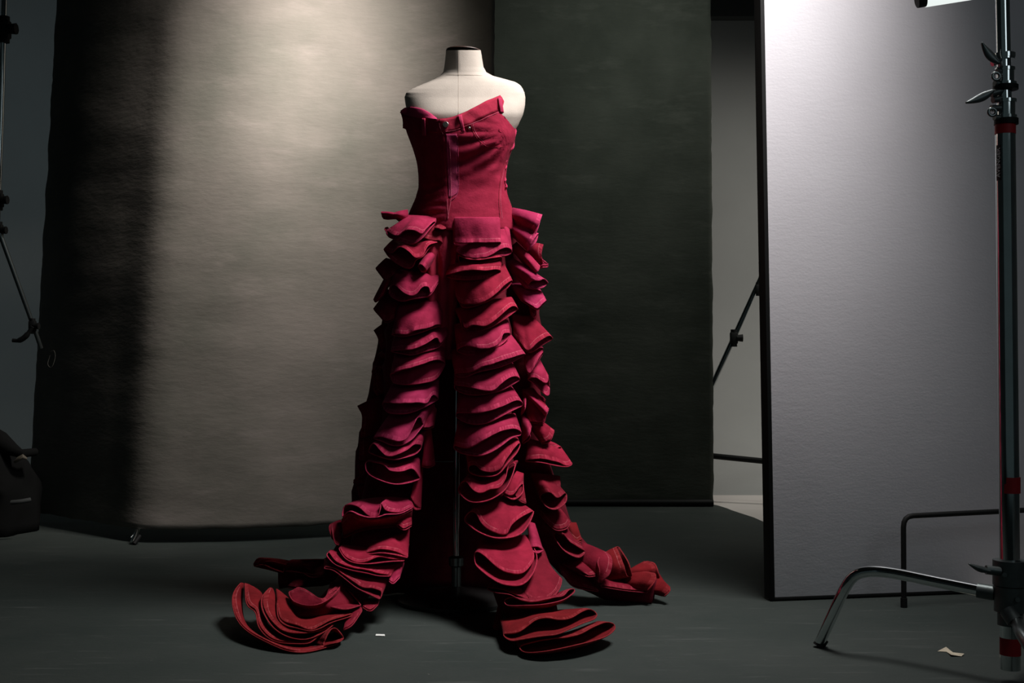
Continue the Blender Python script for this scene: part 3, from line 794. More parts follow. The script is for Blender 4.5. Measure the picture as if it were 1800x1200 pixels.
def ruffle(col, c, root, F, L=None, out=0.055, sag=2.5, near=None, mat=None, tone=None, back=0.015, bul=0.005, dd=0.0, flat=False):
    """one gathered cuff: a flattened tube of denim sewn down along `root`, its open rim is F (upper lip) and L (lower lip)"""
    RI[0] += 1; idx = RI[0]
    R_ = cv(c, root); F_ = cv(c, F); L_ = cv(c, L) if L else [(x, y + 3.0, 0) for x, y, z in F_]
    n = 22; m = 11
    R = catmull(R_, n); Fp = catmull(F_, n); Lp = catmull(L_, n)
    ym = sum(v.y for v in Fp) / n
    lowk = max(0.0, min(1.0, (ym - 700) / 160.0))          # below eye level the mouths open upwards
    out = out * 1.25
    lo = (out - 0.026) * (1 - lowk) + out * 1.12 * lowk
    if near is not None and near >= 1.2: lo = out * near
    def dep(x, y, o):
        d = D_of(col, x, y) - o + dd
        return min(d, floor_depth(y) - 0.012) if y > 900 else d
    rows = []
    for k in range(m):
        v = 1 - (1 - k / (m - 1)) ** 1.25; ez = math.sin(v * math.pi / 2) ** 0.8
        row = []
        for i in range(n):
            s = i / (n - 1); env = 1.0 if flat else 0.45 + 0.55 * math.sin(math.pi * s) ** 0.7
            p = R[i].lerp(Fp[i], v)
            nz = noise.noise(Vector((p.x * 0.045, p.y * 0.02, idx * 3.7))) * 0.008 * v + noise.noise(Vector((p.x * 0.15, p.y * 0.07, idx * 1.7))) * 0.0035 * v
            rimk = max(0.0, (v - 0.80) / 0.20)
            nz += rimk * (0.006 + 0.0028 * noise.noise(Vector((p.x * 0.30, p.y * 0.15, idx * 2.3))))
            x = p.x; y = p.y - 1.0 * math.sin(math.pi * v) + rimk * 1.1 * noise.noise(Vector((p.x * 0.16, idx * 7.7, 2)))
            o = -back * (1 - ez) + out * ez * env + bul * math.sin(math.pi * v) * math.sin(math.pi * s) + nz
            row.append(P(x, y, dep(x, y, o)))
        for i in range(n - 1, -1, -1):
            s = i / (n - 1); env = 1.0 if flat else 0.45 + 0.55 * math.sin(math.pi * s) ** 0.7
            r2 = R[i] + Vector((0, 5, 0))
            p = r2.lerp(Lp[i], v)
            sg = sag * 4.0 * v * v * (1 - v) * 1.7 * math.sin(math.pi * s) ** 0.5 if sag else 0
            nz = noise.noise(Vector((p.x * 0.05, p.y * 0.02, idx * 5.1 + 40))) * 0.008 * v
            rimk = max(0.0, (v - 0.86) / 0.14)
            nz += rimk * 0.012
            x = p.x; y = p.y + sg
            el = ez * (1 - lowk) + (v ** 2.6) * lowk
            o = -(back + 0.012) * (1 - el) + lo * el * env + nz * 0.6 + 0.0006 * sg
            row.append(P(x, y, dep(x, y, o)))
        rows.append(row)
    W2 = 2 * n
    vs = [p for r in rows for p in r]; fs = []
    for k in range(m - 1):
        for i in range(W2):
            a = k * W2 + i; b = k * W2 + (i + 1) % W2
            fs.append((a, b, b + W2, a + W2))
    for v in vs: v.z = max(v.z, 0.004)
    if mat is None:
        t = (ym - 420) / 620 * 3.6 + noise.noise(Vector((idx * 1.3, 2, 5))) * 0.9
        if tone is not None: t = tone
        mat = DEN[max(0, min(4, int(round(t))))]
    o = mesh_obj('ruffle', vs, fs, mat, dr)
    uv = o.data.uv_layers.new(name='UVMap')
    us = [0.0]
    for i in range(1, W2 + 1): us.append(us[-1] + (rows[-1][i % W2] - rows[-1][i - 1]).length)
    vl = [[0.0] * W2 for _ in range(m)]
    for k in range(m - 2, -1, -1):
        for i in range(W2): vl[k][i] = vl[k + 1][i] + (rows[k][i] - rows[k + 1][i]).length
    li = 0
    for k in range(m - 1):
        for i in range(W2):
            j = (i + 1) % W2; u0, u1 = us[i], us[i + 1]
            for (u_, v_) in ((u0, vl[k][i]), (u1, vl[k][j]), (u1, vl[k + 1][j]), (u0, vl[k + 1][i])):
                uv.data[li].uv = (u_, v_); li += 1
    sm = o.modifiers.new('soft', 'SUBSURF'); sm.levels = 1; sm.render_levels = 1
    th = o.modifiers.new('thickness', 'SOLIDIFY'); th.thickness = 0.0028; th.offset = 0
    return o

# --- centre column, from the hips down
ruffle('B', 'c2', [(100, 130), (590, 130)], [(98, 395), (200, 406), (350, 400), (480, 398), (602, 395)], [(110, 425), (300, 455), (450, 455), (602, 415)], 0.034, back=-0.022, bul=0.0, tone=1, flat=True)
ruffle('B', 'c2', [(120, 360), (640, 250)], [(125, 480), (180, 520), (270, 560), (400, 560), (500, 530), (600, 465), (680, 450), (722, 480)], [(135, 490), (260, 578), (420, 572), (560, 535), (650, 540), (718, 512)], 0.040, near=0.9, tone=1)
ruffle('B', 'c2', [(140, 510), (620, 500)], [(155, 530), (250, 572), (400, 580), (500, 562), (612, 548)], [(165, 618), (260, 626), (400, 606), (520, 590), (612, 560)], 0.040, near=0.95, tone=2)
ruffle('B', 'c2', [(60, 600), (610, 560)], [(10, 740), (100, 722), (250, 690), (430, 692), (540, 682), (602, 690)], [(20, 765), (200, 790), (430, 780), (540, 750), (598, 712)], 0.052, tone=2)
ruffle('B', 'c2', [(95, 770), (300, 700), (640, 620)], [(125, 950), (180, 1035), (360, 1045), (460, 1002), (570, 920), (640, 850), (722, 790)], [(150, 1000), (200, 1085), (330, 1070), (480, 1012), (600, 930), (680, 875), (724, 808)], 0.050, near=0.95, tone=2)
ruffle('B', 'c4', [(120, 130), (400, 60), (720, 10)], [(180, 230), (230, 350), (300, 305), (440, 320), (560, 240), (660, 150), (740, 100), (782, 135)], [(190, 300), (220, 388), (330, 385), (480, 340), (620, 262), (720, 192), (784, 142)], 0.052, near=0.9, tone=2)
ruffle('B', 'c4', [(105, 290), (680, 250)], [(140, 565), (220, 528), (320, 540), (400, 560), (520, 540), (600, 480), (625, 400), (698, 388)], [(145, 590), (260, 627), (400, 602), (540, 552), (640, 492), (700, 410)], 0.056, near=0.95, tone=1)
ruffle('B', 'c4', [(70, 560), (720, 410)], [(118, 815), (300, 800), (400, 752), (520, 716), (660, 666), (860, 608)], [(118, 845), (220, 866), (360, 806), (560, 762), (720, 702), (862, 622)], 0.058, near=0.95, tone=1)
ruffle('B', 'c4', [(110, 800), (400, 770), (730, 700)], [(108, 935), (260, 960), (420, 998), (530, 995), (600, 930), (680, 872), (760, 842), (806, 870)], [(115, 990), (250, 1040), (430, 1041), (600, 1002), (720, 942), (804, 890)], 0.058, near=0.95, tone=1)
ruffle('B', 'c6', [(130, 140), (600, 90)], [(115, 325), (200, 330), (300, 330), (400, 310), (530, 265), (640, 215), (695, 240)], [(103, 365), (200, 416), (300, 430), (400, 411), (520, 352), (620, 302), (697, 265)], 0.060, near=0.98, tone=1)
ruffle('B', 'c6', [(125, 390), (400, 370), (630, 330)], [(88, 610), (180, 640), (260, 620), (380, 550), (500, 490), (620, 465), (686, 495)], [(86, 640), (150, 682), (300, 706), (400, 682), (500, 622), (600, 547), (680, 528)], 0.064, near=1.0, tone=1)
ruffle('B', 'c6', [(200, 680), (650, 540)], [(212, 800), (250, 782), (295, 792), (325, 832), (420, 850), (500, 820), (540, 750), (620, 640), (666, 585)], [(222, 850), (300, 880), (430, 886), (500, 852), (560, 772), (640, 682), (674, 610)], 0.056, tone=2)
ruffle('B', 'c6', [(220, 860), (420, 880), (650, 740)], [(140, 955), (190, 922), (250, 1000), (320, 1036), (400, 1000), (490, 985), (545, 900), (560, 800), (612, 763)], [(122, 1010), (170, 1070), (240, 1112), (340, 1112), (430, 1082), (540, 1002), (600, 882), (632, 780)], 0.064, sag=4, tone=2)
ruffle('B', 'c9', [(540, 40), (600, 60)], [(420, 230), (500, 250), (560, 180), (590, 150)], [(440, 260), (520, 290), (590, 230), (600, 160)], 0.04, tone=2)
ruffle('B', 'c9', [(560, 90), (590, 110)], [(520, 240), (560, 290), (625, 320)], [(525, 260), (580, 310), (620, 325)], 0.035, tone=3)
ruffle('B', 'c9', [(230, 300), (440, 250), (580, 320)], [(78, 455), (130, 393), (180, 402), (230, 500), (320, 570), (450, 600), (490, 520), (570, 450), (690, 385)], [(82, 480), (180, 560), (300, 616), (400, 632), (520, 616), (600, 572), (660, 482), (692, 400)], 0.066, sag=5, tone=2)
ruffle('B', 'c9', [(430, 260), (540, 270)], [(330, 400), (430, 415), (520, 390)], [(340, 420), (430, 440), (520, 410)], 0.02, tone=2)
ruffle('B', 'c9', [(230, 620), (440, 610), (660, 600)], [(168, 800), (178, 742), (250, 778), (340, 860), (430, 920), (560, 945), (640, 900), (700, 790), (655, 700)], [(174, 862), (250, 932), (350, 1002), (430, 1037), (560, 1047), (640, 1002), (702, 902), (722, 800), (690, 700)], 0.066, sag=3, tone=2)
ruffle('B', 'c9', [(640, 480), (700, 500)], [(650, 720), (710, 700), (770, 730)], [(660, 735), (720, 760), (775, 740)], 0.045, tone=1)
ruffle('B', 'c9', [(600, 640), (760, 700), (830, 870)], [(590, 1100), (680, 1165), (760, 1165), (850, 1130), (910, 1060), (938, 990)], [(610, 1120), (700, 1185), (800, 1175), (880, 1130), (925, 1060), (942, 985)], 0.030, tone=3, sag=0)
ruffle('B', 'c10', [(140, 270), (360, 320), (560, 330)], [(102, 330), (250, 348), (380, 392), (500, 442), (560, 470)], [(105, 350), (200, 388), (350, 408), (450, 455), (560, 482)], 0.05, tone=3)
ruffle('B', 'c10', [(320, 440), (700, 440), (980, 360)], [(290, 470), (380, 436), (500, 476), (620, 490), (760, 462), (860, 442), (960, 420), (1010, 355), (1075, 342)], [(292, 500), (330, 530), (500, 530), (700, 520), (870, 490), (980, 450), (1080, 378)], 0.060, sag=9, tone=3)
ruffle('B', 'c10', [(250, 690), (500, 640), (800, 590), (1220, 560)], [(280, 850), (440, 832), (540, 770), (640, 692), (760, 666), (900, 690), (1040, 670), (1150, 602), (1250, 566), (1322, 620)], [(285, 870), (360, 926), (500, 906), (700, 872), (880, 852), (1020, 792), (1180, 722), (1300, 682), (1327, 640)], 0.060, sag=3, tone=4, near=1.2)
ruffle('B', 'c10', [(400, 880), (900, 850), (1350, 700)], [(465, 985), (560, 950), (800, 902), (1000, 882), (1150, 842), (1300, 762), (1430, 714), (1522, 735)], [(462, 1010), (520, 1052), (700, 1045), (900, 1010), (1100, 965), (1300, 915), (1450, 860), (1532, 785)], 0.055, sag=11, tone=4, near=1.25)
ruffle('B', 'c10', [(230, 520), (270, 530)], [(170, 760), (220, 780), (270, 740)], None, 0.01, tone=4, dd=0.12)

# --- left front column
ruffle('A', 'c1', [(500, 60), (500, 150), (440, 240)], [(290, 115), (300, 122), (305, 130)], [(290, 140), (310, 145), (320, 150)], 0.02, back=0, tone=1)
ruffle('A', 'c1', [(340, 108), (345, 130), (345, 150)], [(150, 90), (152, 112), (160, 135)], [(156, 130), (165, 160), (180, 184)], 0.03, back=-0.02, tone=1)
ruffle('A', 'c1', [(500, 135), (700, 145), (900, 160)], [(245, 360), (310, 400), (380, 405), (440, 350), (530, 330), (620, 350), (690, 385), (750, 310), (850, 215)], [(200, 320), (250, 425), (400, 480), (560, 520), (690, 440), (780, 330), (870, 230)], 0.062, tone=1)
ruffle('A', 'c1', [(300, 340), (290, 400)], [(200, 300), (195, 330), (230, 390)], [(240, 290), (220, 380), (290, 440)], 0.02, tone=2)
ruffle('A', 'c1', [(860, 165), (980, 200), (1090, 185)], [(700, 430), (830, 470), (930, 480), (1090, 640)], [(720, 445), (860, 500), (940, 500), (1095, 655)], 0.03, tone=3)
ruffle('A', 'c1', [(1000, 180), (1095, 180)], [(850, 300), (960, 320), (1100, 300)], [(860, 330), (960, 350), (1095, 330)], 0.045, tone=3)
ruffle('A', 'c1', [(300, 455), (560, 470), (790, 450)], [(178, 575), (280, 640), (360, 570), (430, 560), (540, 640), (592, 700), (700, 670), (770, 540), (905, 488)], [(190, 600), (250, 690), (400, 800), (520, 842), (580, 800), (605, 722), (705, 682), (790, 560), (908, 498)], 0.058, tone=2)
ruffle('A', 'c1', [(790, 585), (915, 610)], [(640, 795), (690, 796), (745, 860)], [(636, 815), (690, 885), (735, 885)], 0.06, tone=1)
ruffle('A', 'c1', [(210, 700), (420, 760)], [(80, 825), (140, 905), (215, 980), (330, 900)], None, 0.02, tone=3)
ruffle('A', 'c1', [(330, 840), (600, 880), (930, 890)], [(290, 1040), (370, 1090), (440, 1160), (540, 1200), (620, 1180), (690, 1085), (780, 1078), (800, 1170), (900, 1000)], [(240, 1150), (290, 1222), (420, 1272), (560, 1242), (700, 1222), (800, 1190), (905, 1020)], 0.062, tone=1, near=0.9)
ruffle('A', 'c3', [(240, -170), (330, -150)], [(52, 185), (80, 212), (180, 130)], None, 0.03, tone=2)
ruffle('A', 'c3', [(240, 60), (380, 200)], [(50, 312), (120, 392), (212, 480), (320, 440)], None, 0.03, tone=3)
ruffle('A', 'c3', [(370, 260), (650, 230), (980, 150)], [(290, 650), (400, 660), (500, 660), (610, 605), (720, 582), (800, 562), (870, 526), (952, 535)], [(295, 668), (450, 688), (650, 642), (850, 572), (955, 545)], 0.058, tone=1)
ruffle('A', 'c3', [(320, 670), (650, 640), (1010, 520)], [(280, 872), (420, 862), (560, 855), (700, 802), (800, 742), (895, 690), (930, 782), (1020, 640)], [(285, 885), (420, 912), (560, 932), (700, 892), (850, 852), (935, 805), (1025, 660)], 0.058, tone=1)
ruffle('A', 'c3', [(330, 900), (600, 890), (980, 780)], [(275, 1180), (400, 1132), (560, 1092), (700, 1047), (800, 1010), (900, 988), (985, 1022)], [(270, 1210), (310, 1300), (500, 1320), (700, 1300), (880, 1245), (1000, 1060)], 0.062, tone=1)
ruffle('A', 'c5', [(470, 215), (700, 230), (1010, 180)], [(350, 440), (480, 457), (620, 457), (780, 450), (870, 460), (920, 372), (960, 358), (1005, 400)], [(345, 480), (400, 562), (560, 582), (700, 562), (850, 502), (1000, 420)], 0.062, tone=0)
ruffle('A', 'c5', [(430, 580), (680, 560), (960, 460)], [(240, 855), (350, 856), (450, 892), (550, 906), (640, 862), (700, 742), (742, 640), (800, 620), (812, 690)], [(240, 872), (350, 905), (440, 946), (560, 952), (680, 892), (760, 802), (835, 700)], 0.062, tone=0)
ruffle('A', 'c5', [(940, 480), (980, 520)], [(820, 740), (880, 740), (950, 720)], None, 0.03, tone=1)
ruffle('A', 'c5', [(300, 880), (600, 900), (870, 750)], [(205, 960), (245, 925), (320, 1010), (400, 1080), (520, 1060), (640, 1002), (720, 940), (802, 940)], [(178, 1030), (280, 1070), (380, 1102), (500, 1117), (620, 1092), (740, 1052), (802, 985)], 0.062, sag=4, tone=1)
ruffle('A', 'c5', [(860, 740), (915, 740)], [(810, 1180), (890, 1195), (965, 1165)], None, 0.012, tone=2, back=0.005)
ruffle('A', 'c7', [(540, 170), (800, 190), (1070, 140)], [(518, 175), (680, 215), (740, 275), (820, 296), (900, 286), (990, 260), (1062, 350)], [(495, 200), (500, 280), (560, 342), (700, 402), (820, 427), (950, 412), (1075, 372)], 0.062, sag=4, tone=1)
ruffle('A', 'c7', [(1060, 160), (1100, 200)], [(970, 560), (1020, 640), (1078, 690)], [(975, 600), (1010, 690), (1075, 695)], 0.02, tone=2)
ruffle('A', 'c7', [(430, 590), (700, 560), (1000, 575)], [(258, 648), (330, 640), (420, 662), (530, 760), (630, 766), (655, 610), (700, 700), (850, 720), (992, 660)], [(240, 790), (320, 708), (420, 750), (520, 777), (640, 772), (700, 745), (860, 735), (992, 672)], 0.066, sag=2, tone=1)
ruffle('A', 'c7', [(260, 970), (500, 880), (980, 840)], [(245, 790), (330, 715), (420, 755), (520, 781), (640, 776), (860, 740), (990, 680)], [(240, 800), (330, 730), (520, 792), (640, 790), (860, 750), (992, 690)], 0.060, sag=0, tone=3)
ruffle('A', 'c7', [(230, 800), (260, 840)], [(120, 850), (108, 900), (140, 1000)], [(130, 840), (170, 1040), (225, 1070)], 0.02, tone=3)
ruffle('A', 'c7', [(560, 1030), (760, 970), (960, 885)], [(480, 1160), (640, 1112), (800, 1130), (940, 1190)], [(480, 1180), (640, 1150), (800, 1170), (940, 1205)], 0.05, tone=2)
ruffle('A', 'c7', [(850, 740), (980, 720)], [(830, 850), (900, 890), (980, 850)], None, 0.04, tone=2)
ruffle('A', 'c8', [(1060, 40), (1350, 60), (1690, 20)], [(1040, 60), (1090, 142), (1180, 196), (1280, 200), (1400, 150), (1500, 165), (1645, 180)], [(1035, 80), (1100, 172), (1200, 212), (1330, 216), (1500, 196), (1648, 190)], 0.055, tone=2)
ruffle('A', 'c8', [(960, 80), (1300, 200), (1640, 180)], [(940, 100), (1010, 192), (1150, 247), (1300, 272), (1400, 302), (1515, 320)], [(915, 135), (1000, 222), (1150, 273), (1300, 302), (1400, 328), (1515, 332)], 0.055, sag=5, tone=2)
ruffle('A', 'c8', [(900, 170), (1200, 280), (1510, 310)], [(905, 245), (1000, 258), (1100, 332), (1250, 430), (1340, 440), (1440, 470)], [(895, 262), (980, 275), (1080, 345), (1200, 440), (1320, 500), (1425, 552)], 0.055, sag=4, tone=3)
ruffle('A', 'c8', [(1540, 200), (1640, 200)], [(1500, 360), (1540, 385), (1600, 330)], None, 0.02, tone=1)
ruffle('A', 'c8', [(1250, 540), (1410, 540)], [(1260, 610), (1330, 640), (1400, 580)], None, 0.02, tone=3)
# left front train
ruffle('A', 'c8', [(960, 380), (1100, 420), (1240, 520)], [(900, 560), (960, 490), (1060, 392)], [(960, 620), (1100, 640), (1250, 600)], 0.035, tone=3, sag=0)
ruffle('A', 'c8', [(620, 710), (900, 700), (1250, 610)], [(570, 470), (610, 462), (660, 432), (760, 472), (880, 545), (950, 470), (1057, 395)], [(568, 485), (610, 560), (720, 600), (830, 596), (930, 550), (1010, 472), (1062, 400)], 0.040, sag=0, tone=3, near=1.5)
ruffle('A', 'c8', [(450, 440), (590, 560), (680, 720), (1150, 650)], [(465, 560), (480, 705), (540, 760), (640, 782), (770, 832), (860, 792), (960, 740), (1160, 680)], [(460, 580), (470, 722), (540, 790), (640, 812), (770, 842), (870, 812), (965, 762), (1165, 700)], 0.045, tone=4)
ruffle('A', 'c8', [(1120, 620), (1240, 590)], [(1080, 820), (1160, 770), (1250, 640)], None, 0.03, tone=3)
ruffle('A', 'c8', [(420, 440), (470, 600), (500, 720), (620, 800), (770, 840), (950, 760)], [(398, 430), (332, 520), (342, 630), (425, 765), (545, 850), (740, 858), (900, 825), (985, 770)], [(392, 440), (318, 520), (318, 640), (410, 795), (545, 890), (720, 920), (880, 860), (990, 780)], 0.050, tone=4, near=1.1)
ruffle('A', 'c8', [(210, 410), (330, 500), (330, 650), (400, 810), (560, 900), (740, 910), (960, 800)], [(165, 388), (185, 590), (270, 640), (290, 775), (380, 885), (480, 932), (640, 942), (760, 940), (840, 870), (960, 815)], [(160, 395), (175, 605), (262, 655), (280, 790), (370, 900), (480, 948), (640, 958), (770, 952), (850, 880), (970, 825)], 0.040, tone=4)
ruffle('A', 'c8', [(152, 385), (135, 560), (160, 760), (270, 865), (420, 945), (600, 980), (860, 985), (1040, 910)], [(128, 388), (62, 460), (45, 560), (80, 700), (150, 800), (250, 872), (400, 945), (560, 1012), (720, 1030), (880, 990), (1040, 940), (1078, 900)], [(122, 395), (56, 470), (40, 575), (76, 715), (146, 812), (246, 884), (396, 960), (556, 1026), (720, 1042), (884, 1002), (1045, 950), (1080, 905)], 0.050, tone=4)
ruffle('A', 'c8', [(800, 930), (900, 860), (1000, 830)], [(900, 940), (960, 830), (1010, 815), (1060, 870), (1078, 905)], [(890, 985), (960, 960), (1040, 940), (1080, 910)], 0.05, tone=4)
# back left train
ruffle('D', 'c8', [(600, 190), (700, 330)], [(420, 165), (290, 160), (238, 215)], [(480, 300), (340, 225), (245, 240)], 0.05, tone=4, sag=0)
ruffle('D', 'c8', [(660, 220), (600, 330)], [(520, 230), (420, 190), (330, 195)], [(520, 300), (420, 260), (330, 225)], 0.06, tone=4, sag=0)
ruffle('D', 'c8', [(930, 170), (900, 330)], [(600, 178), (560, 200), (530, 230)], [(860, 330), (640, 290), (520, 280)], 0.04, tone=3)
ruffle('D', 'c8', [(920, 190), (760, 240)], [(900, 290), (880, 320), (800, 330)], [(900, 330), (780, 340), (700, 300)], 0.06, tone=3)
ruffle('D', 'c8', [(960, 180), (800, 200)], [(820, 180), (700, 180), (600, 175)], [(820, 230), (700, 220), (610, 190)], 0.03, tone=4)
ruffle('D', 'c8', [(760, 330), (640, 350)], [(700, 420), (630, 430), (560, 420)], None, 0.06, tone=3)
# left edge, back layers seen past the front column
ruffle('D', 'c3', [(300, 430), (330, 760)], [(50, 600), (100, 690), (152, 850)], [(60, 615), (105, 700), (160, 870)], 0.02, tone=3, back=0)
ruffle('D', 'c3', [(280, 820), (280, 980)], [(112, 912), (140, 940), (172, 972)], None, 0.02, tone=3, back=0)
ruffle('D', 'c5', [(330, 0), (480, 260)], [(225, 75), (250, 190), (245, 280), (290, 350)], None, 0.02, tone=3, back=0)
ruffle('D', 'c5', [(330, -100), (420, 20)], [(230, 60), (270, 70), (320, 60)], None, 0.02, tone=3, back=0)
ruffle('D', 'c5', [(310, 370), (400, 500), (360, 800)], [(52, 485), (110, 620), (90, 860)], [(65, 500), (120, 640), (100, 870)], 0.02, tone=3, back=0)
ruffle('D', 'c5', [(290, 820), (300, 1100)], [(85, 885), (80, 1000), (75, 1100)], None, 0.02, tone=3, back=0)
ruffle('D', 'c7', [(540, 180), (560, 420)], [(412, 215), (435, 330), (365, 385), (410, 420)], None, 0.02, tone=3, back=0)
ruffle('D', 'c7', [(560, 420), (700, 580)], [(412, 440), (425, 520), (450, 600)], None, 0.02, tone=3, back=0)
ruffle('D', 'c7', [(700, 420), (700, 600)], [(560, 400), (540, 500), (520, 600)], None, 0.05, tone=3, back=0)

# --- right column
ruffle('C', 'c2', [(730, 30), (660, 120)], [(1042, 100), (1000, 205), (955, 290)], [(1030, 130), (980, 290), (905, 362)], 0.055, tone=0, near=0.6)
ruffle('C', 'c2', [(780, 60), (680, 120)], [(1000, 190), (960, 280), (900, 362)], None, 0.025, tone=2)
ruffle('C', 'c2', [(700, 190), (640, 220)], [(1000, 300), (960, 350), (885, 475)], [(998, 320), (970, 400), (880, 492)], 0.05, tone=0)
ruffle('C', 'c2', [(920, 400), (860, 500)], [(1050, 415), (1030, 500), (1045, 600)], None, 0.01, tone=2)
ruffle('C', 'c2', [(770, 390), (710, 440)], [(1015, 640), (1000, 690), (945, 735)], [(1010, 660), (985, 710), (940, 740)], 0.05, tone=1)
ruffle('C', 'c2', [(950, 560), (930, 640)], [(1040, 575), (1105, 628), (1030, 640)], None, 0.0, tone=1)
ruffle('C', 'c2', [(640, 605), (730, 560)], [(885, 845), (940, 800), (1010, 800), (1060, 783), (1103, 818)], [(855, 880), (960, 888), (1050, 872), (1095, 832)], 0.055, tone=0)
ruffle('C', 'c2', [(700, 830), (850, 830), (1010, 880)], [(815, 990), (900, 1042), (985, 1092), (1040, 1042), (1082, 1000)], None, 0.045, tone=0)
ruffle('C', 'c2', [(900, 1040), (970, 1050)], [(920, 1150), (960, 1200), (975, 1140)], None, 0.02, tone=2)
ruffle('C', 'c2', [(630, 180), (690, 250)], [(620, 460), (680, 450), (720, 470)], [(620, 520), (680, 530), (720, 500)], 0.04, tone=1, dd=-0.05)
ruffle('C', 'c4', [(720, 190), (930, 210)], [(730, 400), (830, 520), (895, 582), (980, 500), (1110, 420), (1150, 445)], [(740, 420), (830, 540), (900, 600), (960, 580), (1070, 505), (1150, 458)], 0.055, tone=2)
ruffle('C', 'c4', [(850, 560), (1045, 540)], [(850, 700), (905, 820), (985, 690), (1045, 590)], None, 0.045, tone=1)
ruffle('C', 'c4', [(900, 740), (1010, 660)], [(885, 872), (970, 862), (1080, 922), (1105, 850)], [(890, 885), (960, 932), (1070, 1042), (1112, 1045), (1118, 960)], 0.045, tone=1)
ruffle('C', 'c4', [(940, 640), (1010, 680)], [(1000, 800), (1060, 860), (1105, 840)], None, 0.015, tone=2)
ruffle('C', 'c6', [(690, 120), (790, 110)], [(740, 400), (870, 408), (900, 345), (922, 290)], None, 0.04, tone=2)
ruffle('C', 'c6', [(690, 140), (710, 130)], [(880, 350), (905, 330), (922, 288)], None, 0.06, tone=1)
ruffle('C', 'c6', [(800, 150), (860, 180)], [(850, 240), (880, 255), (893, 210)], None, 0.0, tone=2)
ruffle('C', 'c6', [(690, 340), (860, 400)], [(860, 590), (935, 562), (972, 480)], None, 0.04, tone=2)
ruffle('C', 'c6', [(680, 330), (730, 350)], [(690, 590), (750, 525), (772, 440)], [(700, 600), (760, 540), (720, 430)], 0.07, tone=1)
ruffle('C', 'c6', [(700, 180), (720, 190)], [(680, 330), (710, 290), (722, 220)], None, 0.07, tone=1)
ruffle('C', 'c6', [(740, 555), (900, 590), (1030, 625)], [(715, 745), (850, 730), (1000, 760), (1090, 795), (1130, 770)], [(720, 755), (860, 765), (1000, 795), (1090, 802), (1132, 780)], 0.050, tone=2)
ruffle('C', 'c6', [(850, 560), (940, 580)], [(900, 620), (970, 640), (1030, 625)], None, 0.0, tone=2)
ruffle('C', 'c6', [(755, 850), (930, 870)], [(845, 1060), (880, 1035), (940, 1030), (1000, 1075), (1070, 1030)], [(852, 1090), (900, 1150), (960, 1178), (1020, 1162), (1075, 1110), (1083, 1050)], 0.060, sag=4, tone=3)
ruffle('C', 'c6', [(910, 865), (1022, 885)], [(960, 965), (1000, 1000), (1025, 960)], None, 0.03, tone=3)
ruffle('C', 'c9', [(740, 350), (930, 370)], [(740, 400), (840, 512), (900, 547), (980, 532), (1012, 480)], None, 0.045, tone=3)
ruffle('C', 'c9', [(1000, 490), (1065, 492)], [(1000, 590), (1060, 655), (1112, 640)], None, 0.03, tone=4)
ruffle('C', 'c9', [(780, 500), (1000, 510)], [(870, 580), (960, 600), (1010, 660), (1140, 740)], [(870, 620), (960, 740), (1080, 800), (1145, 760)], 0.05, tone=3)
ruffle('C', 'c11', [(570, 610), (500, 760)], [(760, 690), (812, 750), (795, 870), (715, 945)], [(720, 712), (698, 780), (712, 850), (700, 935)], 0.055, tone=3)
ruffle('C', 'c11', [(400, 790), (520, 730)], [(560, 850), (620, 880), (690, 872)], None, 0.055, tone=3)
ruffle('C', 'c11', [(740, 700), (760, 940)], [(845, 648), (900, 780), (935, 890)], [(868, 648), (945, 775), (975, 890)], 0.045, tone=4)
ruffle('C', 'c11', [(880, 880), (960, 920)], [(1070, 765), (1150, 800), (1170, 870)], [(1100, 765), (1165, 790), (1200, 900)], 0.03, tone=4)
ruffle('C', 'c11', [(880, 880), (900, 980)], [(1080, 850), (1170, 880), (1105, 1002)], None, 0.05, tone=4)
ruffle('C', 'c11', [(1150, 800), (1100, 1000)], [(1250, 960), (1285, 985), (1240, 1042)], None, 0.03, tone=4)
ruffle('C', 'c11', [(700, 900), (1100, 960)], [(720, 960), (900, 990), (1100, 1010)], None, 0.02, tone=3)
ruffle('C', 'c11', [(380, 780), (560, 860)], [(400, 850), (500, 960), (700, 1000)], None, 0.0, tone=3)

# --- gathered underlayers carrying the ruffles
def core(pts, name='underlayer', mat=den_core):
    """pts: (px, py, D, half width m, half depth m)"""
    Cc = catmull([P(x, y, D) for x, y, D, a, b in pts], 40)
    A_ = catmull([(a, b, 0) for x, y, D, a, b in pts], 40)
    vs = []; fs = []; seg = 22; n = 40
    for i in range(n):
        t = (Cc[min(i + 1, n - 1)] - Cc[max(i - 1, 0)]).normalized()
        s = t.cross(Vector((0, 1, 0)));  s = s.normalized() if s.length > 1e-3 else Vector((1, 0, 0))
        u = s.cross(t).normalized()
        for k in range(seg):
            a = 2 * math.pi * k / seg
            r = 1 + 0.16 * noise.noise(Vector((i * 0.9, math.cos(a) * 1.5, math.sin(a) * 1.5))) 
            p = Cc[i] + s * math.cos(a) * A_[i].x * r + u * math.sin(a) * A_[i].y * r
            p.z = max(0.003, p.z); vs.append(p)
    for i in range(n - 1):
        for k in range(seg):
            a = i * seg + k; b = i * seg + (k + 1) % seg; fs.append((a, b, b + seg, a + seg))
    fs.append(tuple(range(seg))[::-1]); fs.append(tuple(range((n - 1) * seg, n * seg)))
    return mesh_obj(name, vs, fs, mat, dr)
core([(742, 402, 4.08, .060, .06), (728, 500, 4.04, .085, .08), (722, 650, 4.03, .082, .07), (705, 780, 4.02, .075, .07), (675, 880, 3.99, .07, .06), (655, 950, 3.95, .075, .05), (635, 1010, 3.94, .055, .035), (600, 1052, 3.86, .045, .025), (560, 1084, 3.74, .045, .016), (520, 1100, 3.64, .045, .012)])
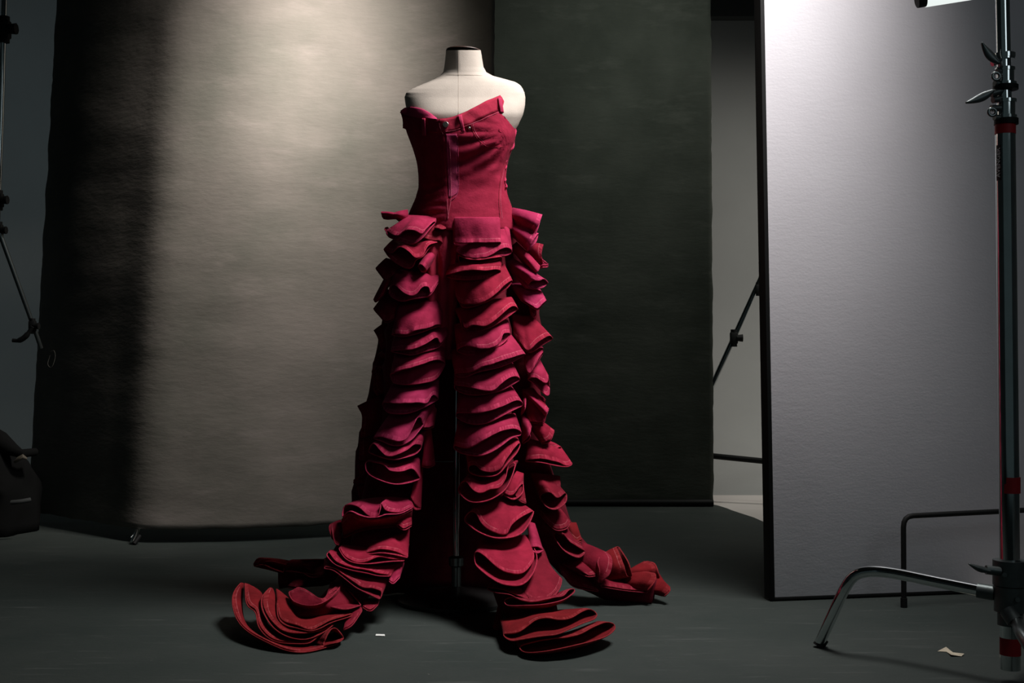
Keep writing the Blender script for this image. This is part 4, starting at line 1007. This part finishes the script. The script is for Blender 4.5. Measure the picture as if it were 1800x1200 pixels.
core([(846, 402, 4.07, .070, .06), (850, 500, 4.02, .085, .08), (852, 650, 4.0, .085, .07), (858, 780, 3.99, .085, .07), (868, 880, 3.96, .078, .06), (885, 970, 3.88, .072, .05), (905, 1040, 3.84, .06, .03), (940, 1085, 3.70, .07, .025), (965, 1105, 3.60, .08, .02)])
core([(878, 402, 4.12, .055, .07), (908, 500, 4.14, .07, .07), (918, 650, 4.15, .065, .06), (930, 780, 4.16, .06, .06), (950, 880, 4.17, .055, .05), (980, 950, 4.16, .055, .05), (1030, 1000, 4.12, .06, .05), (1090, 1030, 4.08, .07, .04), (1150, 1044, 4.05, .05, .02)])
core([(712, 430, 4.16, .015, .03), (702, 480, 4.16, .04, .05), (690, 560, 4.17, .06, .06), (675, 700, 4.18, .07, .06), (660, 820, 4.19, .07, .06), (640, 920, 4.20, .065, .05), (600, 990, 4.19, .045, .03), (545, 1012, 4.17, .035, .025), (490, 1018, 4.16, .03, .02)])
# gusset between the two front columns and turned-out facing of the left cup
vs = []; fs = []
for j in range(20):
    t = j / 19; y = 392 + 240 * t
    for i in range(12):
        s_ = i / 11; x0 = 742 + 18 * t; x1 = 808 - 8 * t
        D = 3.972 - 0.05 * math.sin(min(1, t * 4) * 1.57) * 0.5 + 0.03 * t + 0.010 * math.sin(s_ * 17 + t * 5) + 0.008 * noise.noise(Vector((s_ * 4, t * 9, 3)))
        vs.append(P(x0 + (x1 - x0) * s_, y, D))
for j in range(19):
    for i in range(11): a = j * 12 + i; fs.append((a, a + 1, a + 13, a + 12))
gp = mesh_obj('front_gusset', vs, fs, DEN[2], dr)
m = gp.modifiers.new('thickness', 'SOLIDIFY'); m.thickness = 0.003
UPE = [(703, 199), (712, 190), (722, 187.5), (735, 189), (745, 192), (757, 199), (769, 208)]
vs = []; fs = []
for i in range(24):
    x = 703.5 + (768.5 - 703.5) * i / 23; y0 = tabx(TOPF, x); y1 = min(y0 - 0.2, tabx(UPE, x))
    for j in range(8):
        t = j / 7; y = y0 + (y1 - y0) * t
        a_ = section_depth(BOD, x, y0, NLB, NRB) - 0.005
        b_ = min(a_ + 0.02, section_depth(TORSO, max(x, 716), y, None, 2.25) - 0.004)
        vs.append(P(x, y, a_ + (b_ - a_) * t ** 0.8))
for i in range(23):
    for j in range(7): a = i * 8 + j; fs.append((a, a + 8, a + 9, a + 1))
fcg = mesh_obj('turned_facing', vs, fs, DEN[0], dr)
m = fcg.modifiers.new('thickness', 'SOLIDIFY'); m.thickness = 0.0025
# back panel closing the slit behind the pole
vs = []; fs = []
for j in range(24):
    t = j / 23; y = 392 + (1046 - 392) * t
    for i in range(14):
        s = i / 13; x0 = 735 - 75 * t; x1 = 850 + 60 * t
        D = DA + 0.12 + 0.03 * math.sin(s * math.pi) + 0.012 * math.sin(s * 30 + t * 3)
        q = P(x0 + (x1 - x0) * s, y, D); q.z = max(0.004, q.z); vs.append(q)
for j in range(23):
    for i in range(13): a = j * 14 + i; fs.append((a, a + 1, a + 15, a + 14))
bp = mesh_obj('back_panel', vs, fs, den_core, dr)
m = bp.modifiers.new('thickness', 'SOLIDIFY'); m.thickness = 0.003

# ------------------------------------------------------------------ scraps on the floor
def scrap(name, label, pts, mat, th=0.0006, crease=0.004):
    Q = [P(x, y, floor_depth(y)) for x, y in pts]
    bm = bmesh.new(); vs = []
    for i, q in enumerate(Q): q.z = 0.0015 + (crease if i % 2 else 0); vs.append(bm.verts.new(q))
    f = bm.faces.new(vs); bmesh.ops.triangulate(bm, faces=[f])
    bmesh.ops.recalc_face_normals(bm, faces=bm.faces)
    o = bm_obj(name, bm, mat, None, False); tag(o, label, 'scrap')
    m = o.modifiers.new('thickness', 'SOLIDIFY'); m.thickness = th; m.offset = 1
    return o
scrap('paper_scrap', 'small crumpled beige paper scrap on the dark floor near the chromed stand', [(1648, 1145), (1663, 1140), (1675, 1147), (1695, 1152), (1690, 1154), (1672, 1154), (1664, 1146)], paper_m)
scrap('tape_scrap', 'tiny white strip lying on the floor below the left train', [(661, 1115), (676, 1115.5), (677, 1118.5), (660, 1118)], chip_m, crease=0.0)
